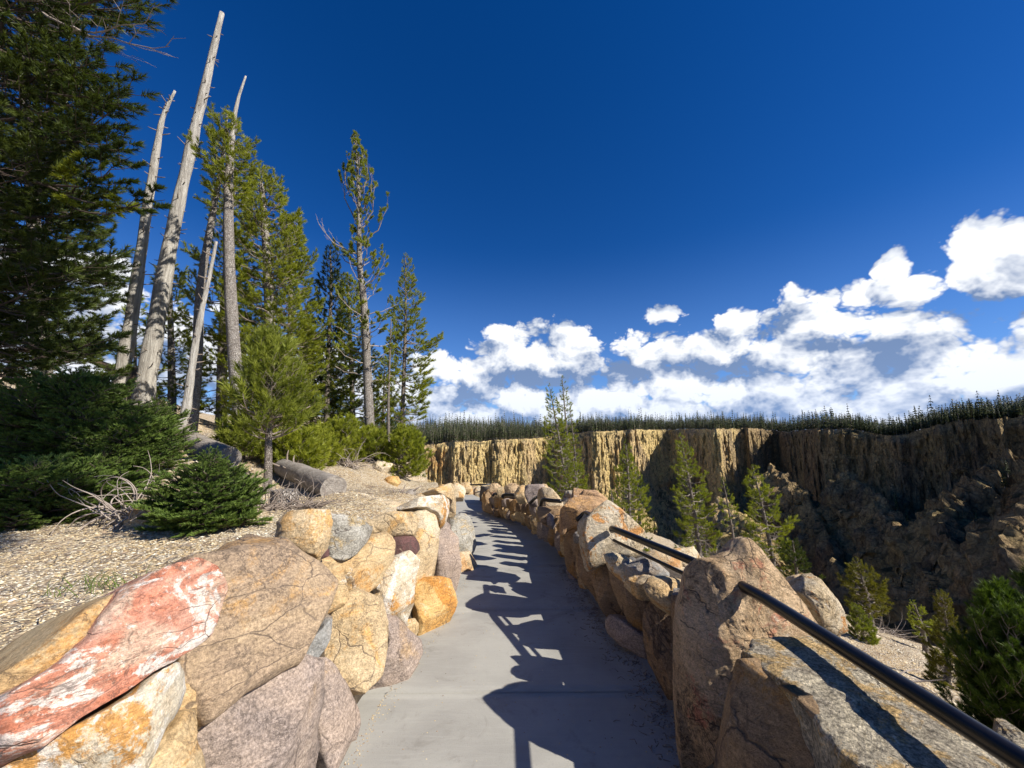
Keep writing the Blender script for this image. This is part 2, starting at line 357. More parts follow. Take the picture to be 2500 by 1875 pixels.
def bark(name, c1, c2, sc_=14):
    m, t, b = newmat(name); tcn = t.new('ShaderNodeTexCoord'); V = t.mapping(tcn.outputs['Object'], scale=(1, 1, .5))
    vo = t.new('ShaderNodeTexVoronoi', feature='DISTANCE_TO_EDGE'); t.l.new(V, vo.inputs['Vector']); vo.inputs['Scale'].default_value = sc_ * 2.2
    e = t.ramp(t.math('ADD', vo.outputs['Distance'], t.math('MULTIPLY', t.math('SUBTRACT', t.noise(V, 60, 3), .5), .12)), 0, .22)
    c = t.mix(t.ramp(t.noise(V, sc_, 6, .7), .35, .65), c1, c2); c = t.mix(t.math('MULTIPLY', t.math('SUBTRACT', 1., e), .6), c, (.10, .075, .06))
    t.l.new(c, b.inputs['Base Color']); b.inputs['Roughness'].default_value = .9; b.inputs['Specular IOR Level'].default_value = .15
    bp = t.new('ShaderNodeBump'); bp.inputs['Strength'].default_value = .9; bp.inputs['Distance'].default_value = .03
    t.l.new(e, bp.inputs['Height']); t.l.new(bp.outputs[0], b.inputs['Normal']); MATS[name] = m
bark('pine_bark', (.54, .50, .45), (.38, .34, .30), 26); bark('thin_bark', (.46, .41, .35), (.32, .27, .23), 40)
def needles(name, c1, c2, trans=.25):
    m, t, b = newmat(name)
    at = t.new('ShaderNodeAttribute', attribute_name='tone'); oi = t.new('ShaderNodeObjectInfo'); c = t.mix(t.math('ADD', at.outputs['Fac'], t.math('MULTIPLY', t.math('SUBTRACT', oi.outputs['Random'], .5), .35), clamp=True), c1, c2)
    t.l.new(c, b.inputs['Base Color']); b.inputs['Roughness'].default_value = .5; b.inputs['Specular IOR Level'].default_value = .25
    tr = t.new('ShaderNodeBsdfTranslucent'); t.l.new(t.mix(1.0, c, (1.3, 1.3, .6), 'MULTIPLY'), tr.inputs[0])
    ms = t.new('ShaderNodeMixShader'); ms.inputs[0].default_value = trans
    t.l.new(b.outputs[0], ms.inputs[1]); t.l.new(tr.outputs[0], ms.inputs[2]); t.l.new(ms.outputs[0], t.n['Material Output'].inputs[0]); MATS[name] = m
needles('needle_dark', (.026, .048, .010), (.110, .140, .026))  # dark green; on the left-edge pines the colour also stands in for shade
needles('needle_pine', (.125, .170, .016), (.370, .390, .045), .35)
needles('needle_young', (.125, .165, .020), (.31, .34, .055), .35)
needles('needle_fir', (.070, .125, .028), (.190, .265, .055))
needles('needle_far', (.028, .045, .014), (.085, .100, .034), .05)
needles('needle_yellow', (.11, .12, .015), (.24, .22, .03))
needles('needle_right', (.040, .078, .010), (.115, .175, .024))

# concrete
m, t, b = newmat('concrete'); gp = t.new('ShaderNodeNewGeometry'); V = gp.outputs['Position']
c = t.mix(t.ramp(t.noise(V, 1.6, 6, .6, .4), .3, .7), (.40, .392, .355), (.32, .312, .285))
c = t.mix(t.math('MULTIPLY', t.ramp(t.noise(t.mapping(V, scale=(.4, 5, 1)), 9, 5, .7), .45, .75), .35), c, (.45, .435, .40))
c = t.mix(t.math('MULTIPLY', t.ramp(t.noise(V, 130, 3, .7), .60, .70), .35), c, (.15, .14, .12))
c = t.mix(t.math('MULTIPLY', t.ramp(t.noise(V, 2.4, 9, .72, 1.2), .54, .68), .45), c, (.20, .185, .16))
t.l.new(c, b.inputs['Base Color']); b.inputs['Roughness'].default_value = .85; b.inputs['Specular IOR Level'].default_value = .2
bp = t.new('ShaderNodeBump'); bp.inputs['Strength'].default_value = .35; bp.inputs['Distance'].default_value = .01
hh = t.math('ADD', t.math('MULTIPLY', t.noise(t.mapping(V, scale=(1.5, 18, 1)), 12, 4, .6), .5), t.math('MULTIPLY', t.noise(V, 160, 4, .7), .5))
t.l.new(hh, bp.inputs['Height']); t.l.new(bp.outputs[0], b.inputs['Normal']); MATS['concrete'] = m
# hillside soil and gravel
m, t, b = newmat('soil'); gp = t.new('ShaderNodeNewGeometry'); V = gp.outputs['Position']; se = t.new('ShaderNodeSeparateXYZ'); t.l.new(V, se.inputs[0])
vo = t.new('ShaderNodeTexVoronoi'); t.l.new(V, vo.inputs['Vector']); vo.inputs['Scale'].default_value = 42; vo.inputs['Randomness'].default_value = 1
c = t.mix(t.ramp(t.noise(V, 1.1, 6, .65, .6), .35, .65), (.58, .49, .34), (.50, .37, .20))
cs = t.new('ShaderNodeSeparateColor'); t.l.new(vo.outputs['Color'], cs.inputs[0])
c = t.mix(t.ramp(cs.outputs[0], .3, 1), c, (.62, .56, .44)); c = t.mix(t.math('MULTIPLY', t.ramp(cs.outputs[1], .78, .9), .7), c, (.28, .20, .14))
c = t.mix(t.math('MULTIPLY', t.ramp(vo.outputs['Distance'], .3, .75), .65), c, (.20, .14, .09))
c = t.mix(t.math('MULTIPLY', t.ramp(t.noise(V, 2.3, 8, .7, .5), .55, .66), .6), c, (.17, .12, .085))
t.l.new(c, b.inputs['Base Color']); b.inputs['Roughness'].default_value = .95; b.inputs['Specular IOR Level'].default_value = .1
bp = t.new('ShaderNodeBump'); bp.inputs['Strength'].default_value = .9; bp.inputs['Distance'].default_value = .03
t.l.new(t.math('SUBTRACT', t.noise(V, 6, 8, .7), t.math('MULTIPLY', vo.outputs['Distance'], .6)), bp.inputs['Height']); t.l.new(bp.outputs[0], b.inputs['Normal']); MATS['soil'] = m
# pebbles, coloured per stone
m, t, b = newmat('pebble'); at = t.new('ShaderNodeAttribute', attribute_name='tone')
cr = t.new('ShaderNodeValToRGB'); t.l.new(at.outputs['Fac'], cr.inputs[0]); e = cr.color_ramp.elements
e[0].position = 0; e[0].color = (.16, .11, .08, 1); e[1].position = 1; e[1].color = (.74, .70, .60, 1)
for p_, c_ in ((.18, (.34, .25, .17, 1)), (.4, (.56, .42, .22, 1)), (.7, (.62, .53, .36, 1))):
    k = e.new(p_); k.color = c_
t.l.new(cr.outputs[0], b.inputs['Base Color']); b.inputs['Roughness'].default_value = .9; MATS['pebble'] = m
# canyon rock
m, t, b = newmat('canyon_rock'); gp = t.new('ShaderNodeNewGeometry'); V = gp.outputs['Position']; se = t.new('ShaderNodeSeparateXYZ'); t.l.new(V, se.inputs[0])
VZ = t.mapping(V, scale=(1, 1, .22)); VL = t.mapping(V, scale=(.4, .4, 1.6))
n1 = t.noise(VZ, .028, 8, .6, .5); n2 = t.noise(t.mapping(VZ, loc=(30, 5, 9)), .05, 8, .65, .8); n3 = t.noise(t.mapping(VZ, loc=(3, 55, 9)), .22, 8, .7, .6)
c = t.mix(t.ramp(n1, .40, .6), (1.0, .78, .36), (.88, .66, .36))
c = t.mix(t.math('MULTIPLY', t.ramp(n2, .53, .63), .6), c, (.36, .29, .22))
c = t.mix(t.math('MULTIPLY', t.ramp(t.noise(V, .02, 6, .6), .56, .68), .7), c, (.60, .30, .10))
c = t.mix(t.math('MULTIPLY', t.ramp(n3, .55, .66), .6), c, (.20, .16, .13))
c = t.mix(t.math('MULTIPLY', t.ramp(t.noise(VL, .12, 8, .7, .4), .55, .72), .5), c, (.66, .54, .34))
nz = t.new('ShaderNodeSeparateXYZ'); t.l.new(gp.outputs['Normal'], nz.inputs[0])
n5 = t.noise(V, .55, 10, .75, .6); n6 = t.noise(t.mapping(VZ, loc=(7, 1, 2)), .8, 8, .75, .8)
c = t.mix(1.0, c, t.mix(t.ramp(n5, .38, .62), (.72, .70, .68), (1.22, 1.19, 1.12)), 'MULTIPLY')
c = t.mix(t.math('MULTIPLY', t.ramp(n6, .53, .63), .6), c, (.12, .10, .08))
jit = t.new('ShaderNodeVectorMath', operation='SCALE'); nn_ = t.new('ShaderNodeTexNoise'); t.l.new(V, nn_.inputs['Vector']); nn_.inputs['Scale'].default_value = .18; nn_.inputs['Detail'].default_value = 6; t.l.new(nn_.outputs['Color'], jit.inputs[0]); jit.inputs['Scale'].default_value = 9
adv = t.new('ShaderNodeVectorMath', operation='ADD'); t.l.new(V, adv.inputs[0]); t.l.new(jit.outputs[0], adv.inputs[1])
def crackf(scale, st):
    vo = t.new('ShaderNodeTexVoronoi', feature='DISTANCE_TO_EDGE'); t.l.new(t.mapping(adv.outputs[0], scale=(1, 1, st)), vo.inputs['Vector']); vo.inputs['Scale'].default_value = scale; return vo.outputs['Distance']
ck1 = t.ramp(crackf(.16, .38), 0, .10); ck2 = t.ramp(crackf(.45, .55), 0, .12)
ckk = t.math('MULTIPLY', t.math('MULTIPLY_ADD', ck1, .38, .72), t.math('MULTIPLY_ADD', ck2, .26, .84))
ckc = t.new('ShaderNodeCombineXYZ')
for i_ in range(3): t.l.new(ckk, ckc.inputs[i_])
east = t.ramp(t.math('SUBTRACT', se.outputs[0], t.math('MULTIPLY', se.outputs[1], .5)), 8, 60)  # mask for the eastern wall, whose shade is painted into the rock colour
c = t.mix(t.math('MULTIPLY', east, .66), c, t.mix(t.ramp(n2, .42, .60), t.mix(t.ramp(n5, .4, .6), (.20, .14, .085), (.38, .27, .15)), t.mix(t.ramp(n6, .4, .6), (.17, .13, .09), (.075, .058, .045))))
c = t.mix(1.0, c, ckc.outputs[0], 'MULTIPLY')
c = t.mix(t.math('MULTIPLY', t.math('MULTIPLY', t.ramp(nz.outputs[2], .45, .75), t.ramp(t.noise(V, .06, 8, .7), .46, .56)), .8), c, (.075, .075, .035))
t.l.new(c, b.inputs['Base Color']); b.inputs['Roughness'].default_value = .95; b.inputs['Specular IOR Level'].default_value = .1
bp = t.new('ShaderNodeBump'); bp.inputs['Strength'].default_value = 1; bp.inputs['Distance'].default_value = 5
t.l.new(t.math('ADD', t.noise(VZ, .35, 9, .7, .5), t.math('MULTIPLY', t.math('ADD', t.noise(V, .9, 8, .78), t.math('MULTIPLY', ckk, .6)), .9)), bp.inputs['Height']); t.l.new(bp.outputs[0], b.inputs['Normal']); MATS['canyon_rock'] = m
simple('forest_floor', (.10, .10, .045), (.20, .15, .08), .2, .4, 2, world=True)

# ------------------------------------------------------------------ path, hillside, canyon
SLOPE = .03
_L = np.array([(-6,-.95),(0,-.9),(2.27,-.89),(3,-.86),(4,-.70),(5,-.64),(6.5,-.66),(8,-.85),(9.5,-1.2),(11,-1.9),(13,-2.7),(17,-4.5),(40,-14)])
_R = np.array([(-6,.95),(0,.95),(2.27,.96),(3.1,1.03),(3.75,.93),(5.3,.86),(6.6,.83),(7.4,.74),(8.3,.52),(9.6,.15),(10.8,-.38),(12,-.85),(13.8,-1.15),(17,-2.2),(40,-2.5)])
def XL(Y): return np.interp(Y, _L[:, 0], _L[:, 1])
def XR(Y): return np.interp(Y, _R[:, 0], _R[:, 1])
def pathz(Y): return -SLOPE * np.asarray(Y, float)

CT = []
def ct(px, py, Y): q = P(px, py, Y); CT.append((q[0], q[1], q[2]))
for a in [(0,1480,1.79),(-150,1700,1.2),(300,1400,2.2),(600,1305,2.8),(130,1280,3.0),(560,1235,3.3),(480,1305,2.7),(400,1120,4.2),(440,1060,7),(375,1000,7.5),(280,1000,7.5),
          (590,1050,7),(650,1245,3.9),(690,1240,4.2),(830,1200,4.6),(760,1140,7.5),(905,1125,9),(985,1128,10.5),(1060,1180,9),(0,1150,5),(0,1000,8),(-300,950,12),(250,1000,13),
          (600,1040,14),(900,1095,16),(1000,1112,17),(960,1200,5.6),(1050,1200,6.6),(-600,1100,5)]: ct(*a)
CT += [(-20,5,3.5),(-25,20,5),(-20,35,4),(-6,30,1.6),(-5,-4,1.4),(-3,0,1.0),(-1.6,.5,.85),(-2,-3,.85),(-12,-4,2.5),(-1.35,2.5,.92),(-1.25,3.6,.84),(-1.15,5,.74),(-1.2,6.2,.68),(-1.5,8,.55),(-2.2,10,.5),(-3.6,13,.5),(-5,16,.4)]
CT = np.array(CT)
def hill(X, Y):
    d2 = (X[..., None] - CT[:, 0]) ** 2 + (Y[..., None] - CT[:, 1]) ** 2
    w_ = 1 / (d2 + .12) ** 1.7
    return (w_ * CT[:, 2]).sum(-1) / w_.sum(-1)
def ss(x, a, b):
    t_ = np.clip((x - a) / (b - a), 0, 1); return t_ * t_ * (3 - 2 * t_)
def H(X, Y):
    X = np.asarray(X, float); Y = np.asarray(Y, float)
    p = pathz(Y) - .07
    h = hill(X, Y) + .03 * fbm(np.stack([X * .9, Y * .9, 0 * X], -1), 4) + .012 * fbm(np.stack([X * 6, Y * 6, 0 * X], -1), 3)
    kl = ss(XL(Y) - X, .44, .62)
    z = p + (h - p) * kl
    s = X - XR(Y) - .42
    b = fbm(np.stack([X * .35, Y * .35, 3 + 0 * X], -1), 4) * .35 * ss(s, .5, 4)
    zr = p - .05 - .30 * np.maximum(s, 0) - .9 * np.maximum(s - 12.0 - 1.5 * fbm(np.stack([X * 0, Y * .3, 7 + 0 * X], -1), 2), 0) + b
    z = np.where(s > 0, zr, z)
    lim = np.where(X > -3, 17.5 + 9 * ss(X, .5, 4), 18 + np.maximum(0, -X - 4) * 1.6)
    z = z - 1.0 * np.maximum(Y - lim, 0) - .12 * np.maximum(Y - lim, 0) ** 1.3
    return np.maximum(z, -60)
def gz(x, y): return float(H(np.array([x]), np.array([y]))[0])
xs = np.concatenate([np.linspace(-60, -12, 25)[:-1], np.linspace(-12, -4, 70)[:-1], np.linspace(-4, 3, 190)[:-1], np.linspace(3, 14, 100)[:-1], np.linspace(14, 50, 30)])
ys = np.concatenate([np.linspace(-8, 0, 24)[:-1], np.linspace(0, 7, 180)[:-1], np.linspace(7, 20, 110)[:-1], np.linspace(20, 60, 35)])
gx, gy = np.meshgrid(xs, ys); Z = H(gx, gy)
Z = Z + .05 * ss(gx - XR(gy), .6, 2) * fbm(np.stack([gx * 3, gy * 3, Z], -1), 4, ridge=True)
nx, ny = len(xs), len(ys); i = np.arange(ny - 1)[:, None] * nx + np.arange(nx - 1)[None]
q = np.stack([i, i + 1, i + nx + 1, i + nx], -1).reshape(-1, 4)
o = mesh('hillside', np.stack([gx, gy, Z], -1).reshape(-1, 3), tri(q), MATS['soil']); tag(o, kind='structure')

# concrete walk: slabs with open joints over a dark bed
def path_x(Y, t_): return (XL(Y) - .35) * (1 - t_) + (XR(Y) + .30) * t_
walk = empty('path', (0, 3, 0)); tag(walk, kind='structure')
joints = [-3, -1.2, .3, 1.55, 2.92, 4.35, 5.95, 7.6, 9.3, 11.1, 13, 15, 17.2]
for a, b in zip(joints[:-1], joints[1:]):
    n = 18; yy = np.linspace(a + .008, b - .008, n); tt = np.linspace(0, 1, 10)
    YY, TT = np.meshgrid(yy, tt, indexing='ij'); 
    ang = .03 * (TT - .5)  # joints run slightly askew
    YY2 = YY + ang
    top = np.stack([path_x(YY, TT), YY2, pathz(YY2) + .004 * perlin(np.stack([TT * 3, YY, 0 * YY], -1))], -1)
    ei = (np.arange(n) == 0) | (np.arange(n) == n - 1)
    top[ei, :, 2] -= .004
    lo_ = top.copy(); lo_[..., 2] -= .05
    V = np.concatenate([top.reshape(-1, 3), lo_.reshape(-1, 3)]); i = np.arange(n - 1)[:, None] * 10 + np.arange(9)[None]
    f = [np.stack([i, i + 1, i + 11, i + 10], -1).reshape(-1, 4)[:, ::-1]]
    k = n * 10
    for r0 in (0, (n - 1) * 10):
        j = r0 + np.arange(9); f.append(np.stack([j, j + 1, j + 1 + k, j + k], -1))
    mesh('slab', V, tri(np.concatenate(f)), MATS['concrete'], center=V.mean(0), parent=walk)

def worley(p, seed=0):
    p = np.asarray(p, float); sh = p.shape[:-1]; p = p.reshape(-1, 3); i = np.floor(p).astype(np.int64); best = np.full(len(p), 9.); sec = best.copy()
    for dx in (-1, 0, 1):
        for dy in (-1, 0, 1):
            for dz in (-1, 0, 1):
                c = i + [dx, dy, dz]; k = (c[:, 0] * 73856093 ^ c[:, 1] * 19349663 ^ c[:, 2] * 83492791 ^ seed * 7919) & 0xffffff
                o_ = np.stack([(k * a_ % 65521) / 65521. for a_ in (40503, 30011, 52711)], -1); d = np.sqrt(((c + o_ - p) ** 2).sum(-1))
                sec = np.minimum(sec, np.maximum(d, best)); best = np.minimum(best, d)
    return best.reshape(sh), (sec - best).reshape(sh)
# canyon: for each bearing one profile from the river slope up the talus and the cliff to the wooded plateau
RT = [(-600,470,1110),(300,400,1100),(880,385,1095),(1020,398,1092),(1100,402,1085),(1112,392,1084),(1200,415,1077),(1210,404,1076),(1290,428,1074),(1330,442,1070),(1342,450,1066),(1385,436,1062),(1436,400,1057),(1448,392,1056),(1530,412,1053),(1540,402,1053),(1612,428,1050),(1628,434,1052),
      (1690,392,1050),(1738,348,1052),(1748,341,1051),(1815,364,1050),(1826,352,1050),(1892,372,1050),(1906,352,1054),(2000,276,1050),(2152,236,1066),(2206,224,1064),(2279,206,1040),(2351,194,1029),(2500,176,1022),(2750,160,1010),(3300,135,1000)]
ra = []; rr = []; rz = []
for px, Y, py in RT:
    q_ = P(px, py, Y); ra.append(math.atan2(q_[0], q_[1])); rr.append(math.hypot(q_[0], q_[1])); rz.append(q_[2])
ra, rr, rz = map(np.array, (ra, rr, rz))
ra = np.append(ra, [1.35, 1.7]); rr = np.append(rr, [330, 420]); rz = np.append(rz, [14, 14])
AZ = np.concatenate([np.linspace(-1.0, -.36, 60)[:-1], np.linspace(-.36, .98, 980)[:-1], np.linspace(.98, 1.7, 60)])
def rimR(a): return np.interp(a, ra, rr)
def rimZ(a):
    a = np.asarray(a, float); q_ = np.stack([a * 9, 0 * a + 3, 0 * a], -1)
    return np.interp(a, ra, rz) + 3.2 * fbm(q_, 3) + 1.6 * fbm(q_ * 6, 4, ridge=True)
def plateau_z(a, r): 
    e = r - rimR(a)
    return rimZ(a) + np.clip(e, 0, 90) * np.interp(a, [-.3, 0, .15, .5], [.20, .14, .06, .03]) + .0 * e
rows = []
R0, Z0 = rimR(AZ) + 10 * fbm(np.stack([AZ * 24, 0 * AZ, 0 * AZ + 9], -1), 5, gain=.6), rimZ(AZ)
arc = AZ * 300
NC, NTL = 120, 130
A2, Rr, Zz = [], [], []
X0 = R0 * np.sin(AZ); Y0 = R0 * np.cos(AZ)
BT = 16 + 16 * fbm(np.stack([arc / 38, 0 * arc, 0 * arc + 21], -1), 3)
ch = 62 + 26 * fbm(np.stack([arc / 60, 0 * arc, 0 * arc + 5], -1), 2)
for k in range(NTL):           # talus and spurs
    t_ = k / (NTL - 1)         # 0 bottom .. 1 cliff foot
    z = -165 + t_ * (Z0 - ch + 165)
    r = R0 - BT - (1 - t_) * 115 * (R0 / 320)
    d = (1 - t_)
    pq = np.stack([X0 / 46, Y0 / 46, z / 150 + 2], -1)
    spur = fbm(pq, 3, ridge=True)
    r = r - spur * 26 * ss(d, 0, .35) - 7 * fbm(np.stack([X0 / 15, Y0 / 15, z / 45], -1), 4, ridge=True) * ss(d, -.1, .15)
    r = r - 3.2 * fbm(np.stack([X0 / 6, Y0 / 6, z / 9], -1), 5, gain=.65, ridge=True)
    f1, e_ = worley(np.stack([X0 / 9, Y0 / 9, z / 13], -1)); r = r - 3.5 * np.minimum(e_ * 2.2, 1) - 3 * f1
    rows.append((r, z))
for k in range(1, NC):
    t_ = k / (NC - 1)
    z = (Z0 - ch) + ch * t_
    batter = BT * (1 - t_) ** 1.5
    r = R0 - batter
    p1 = fbm(np.stack([X0 / 22, Y0 / 22, z / 110], -1), 4, ridge=True) * 8
    p2 = fbm(np.stack([X0 / 5.5, Y0 / 5.5, z / 28], -1), 4, ridge=True) * 2.6
    p4 = fbm(np.stack([X0 / 2.2, Y0 / 2.2, z / 5], -1), 4, gain=.65) * 1.5
    p3 = fbm(np.stack([X0 / 12, Y0 / 12, z / 9], -1), 3) * 2.2
    f1, e_ = worley(np.stack([X0 / 7, Y0 / 7, z / 20], -1), 3); f2, e2_ = worley(np.stack([X0 / 3, Y0 / 3, z / 6], -1), 5)
    p4 = p4 + 3.0 * np.minimum(e_ * 2.2, 1) + 1.1 * np.minimum(e2_ * 2.2, 1) - 2
    fade = ss(1 - t_, 0, .08) * .75 + .25
    r = r - (p1 + p2 + p3 + p4) * fade
    rows.append((r, z + 0 * r))
for k in range(1, 20):
    e = 2.0 * 1.32 ** k
    r = R0 + e
    rows.append((r, plateau_z(AZ, r) - .6 + .5 * fbm(np.stack([r * np.sin(AZ) / 20, r * np.cos(AZ) / 20, 0 * r], -1), 2)))
V = np.stack([np.stack([r * np.sin(AZ), r * np.cos(AZ), z], -1) for r, z in rows]); nr, nc = V.shape[:2]
i = np.arange(nr - 1)[:, None] * nc + np.arange(nc - 1)[None]
q = np.stack([i, i + 1, i + nc + 1, i + nc], -1).reshape(-1, 4); f = tri(q)
rowid = np.repeat(np.arange(nr - 1), nc - 1); rowid = np.concatenate([rowid, rowid])
mi = (rowid >= NTL + NC).astype(int)
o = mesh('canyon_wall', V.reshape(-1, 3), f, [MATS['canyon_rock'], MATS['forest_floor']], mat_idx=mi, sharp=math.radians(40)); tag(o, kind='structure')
# canyon bed, one sheet that carries the ground out to the horizon
a_ = np.linspace(0, 2 * math.pi, 97)[:-1]; rr_ = [0, 60, 300, 1200, 4500]; V = [(0, 0, -167)]; f = []
for r_ in rr_[1:]: V += [(r_ * math.cos(x), r_ * math.sin(x), -167) for x in a_]
for k in range(96): f.append((0, 1 + k, 1 + (k + 1) % 96))
for rk in range(3):
    for k in range(96):
        a0 = 1 + rk * 96 + k; a1 = 1 + rk * 96 + (k + 1) % 96; f += [(a0, a0 + 96, a1 + 96), (a0, a1 + 96, a1)]
o = mesh('ground', V, f, MATS['forest_floor']); tag(o, kind='structure')

# rock spurs standing out from the shaded wall
def spur(name, pts, drop=70, wid=30, seed=0, n=190, m=104):
    c = catmull([P(*p_) for p_ in pts], n); c = c + np.stack([2.5 * fbm(c / 14 + 40 + seed + k_, 3) for k_ in (0, 9)] + [0 * c[:, 0]], -1)
    T = np.gradient(c, axis=0); T[:, 2] = 0; T /= np.linalg.norm(T, axis=1)[:, None]
    N = np.stack([T[:, 1], -T[:, 0], 0 * T[:, 0]], -1)
    w_ = np.linspace(-1, 1, m)
    cz = 6.5 * fbm(c / 9 + seed, 5, ridge=True) + 2.5 * fbm(c / 30 + seed, 2)
    V = np.zeros((n, m, 3))
    for j, x in enumerate(w_):
        side = np.sign(x) * abs(x) ** .8 * wid
        V[:, j] = c + N * side
        V[:, j, 2] = c[:, 2] + cz * (1 - abs(x)) - (abs(x) ** 1.15) * drop
    D = fbm(np.stack([V[..., 0] / 12 + seed, V[..., 1] / 12, V[..., 2] / 35], -1), 5, ridge=True)
    D2 = fbm(V / np.array([4.5, 4.5, 8]) + seed, 5, gain=.72, ridge=True)
    s_ = np.sign(w_)[None, :]; k_ = ss(np.abs(w_), 0, .25)[None, :]
    V += N[:, None] * (D * 9 * k_ * s_)[..., None] + N[:, None] * (D2 * 3.6)[..., None]
    V[..., 2] += D * 2.5
    f1, e_ = worley(V / [7, 7, 11], int(seed)); f2, e2_ = worley(V / [2.6, 2.6, 4], int(seed) + 1)
    cr3 = 3.6 * np.minimum(e_ * 2.0, 1) + 1.3 * np.minimum(e2_ * 2, 1) - 2
    V += N[:, None] * (cr3 * s_ * (k_ * .8 + .2))[..., None]; V[..., 2] += cr3 * .7
    for e_ in (0, 1):
        pass
    i = np.arange(n - 1)[:, None] * m + np.arange(m - 1)[None]
    f = tri(np.stack([i, i + 1, i + m + 1, i + m], -1).reshape(-1, 4))
    # close the nose towards the river
    o = mesh(name, V.reshape(-1, 3), f, MATS['canyon_rock'], sharp=math.radians(45)); tag(o, kind='structure')
    return c
SPURS = []
SP = [([(1885,1150,292),(1935,1190,272),(1990,1262,246),(2045,1372,214),(2110,1540,170)], 90, 26),
      ([(1770,1235,282),(1840,1300,240),(1885,1400,200),(1960,1560,160)], 70, 26),
      ([(2075,1170,252),(2120,1215,236),(2190,1305,205),(2250,1425,172),(2330,1640,128)], 90, 26),
      ([(2130,1215,246),(2190,1262,226),(2240,1352,200),(2330,1480,165)], 80, 22),
      ([(2500,1128,176),(2400,1165,182),(2330,1235,180),(2310,1290,172),(2400,1420,140),(2500,1560,110)], 90, 26),
      ([(2640,1120,160),(2560,1210,150),(2500,1330,132),(2560,1500,105)], 90, 26),
      ([(2280,1420,170),(2330,1520,148),(2400,1680,118)], 60, 20)]
SC = [.95, .95, .92, .88, .92, .9, .86]
SP = [([(a_, b_, c_ * SC[k]) for a_, b_, c_ in pts], dr, wd) for k, (pts, dr, wd) in enumerate(SP)]
for k, (pts, dr, wd) in enumerate(SP): SPURS.append(spur('rock_spur', pts, dr, wd, k * 13.7))

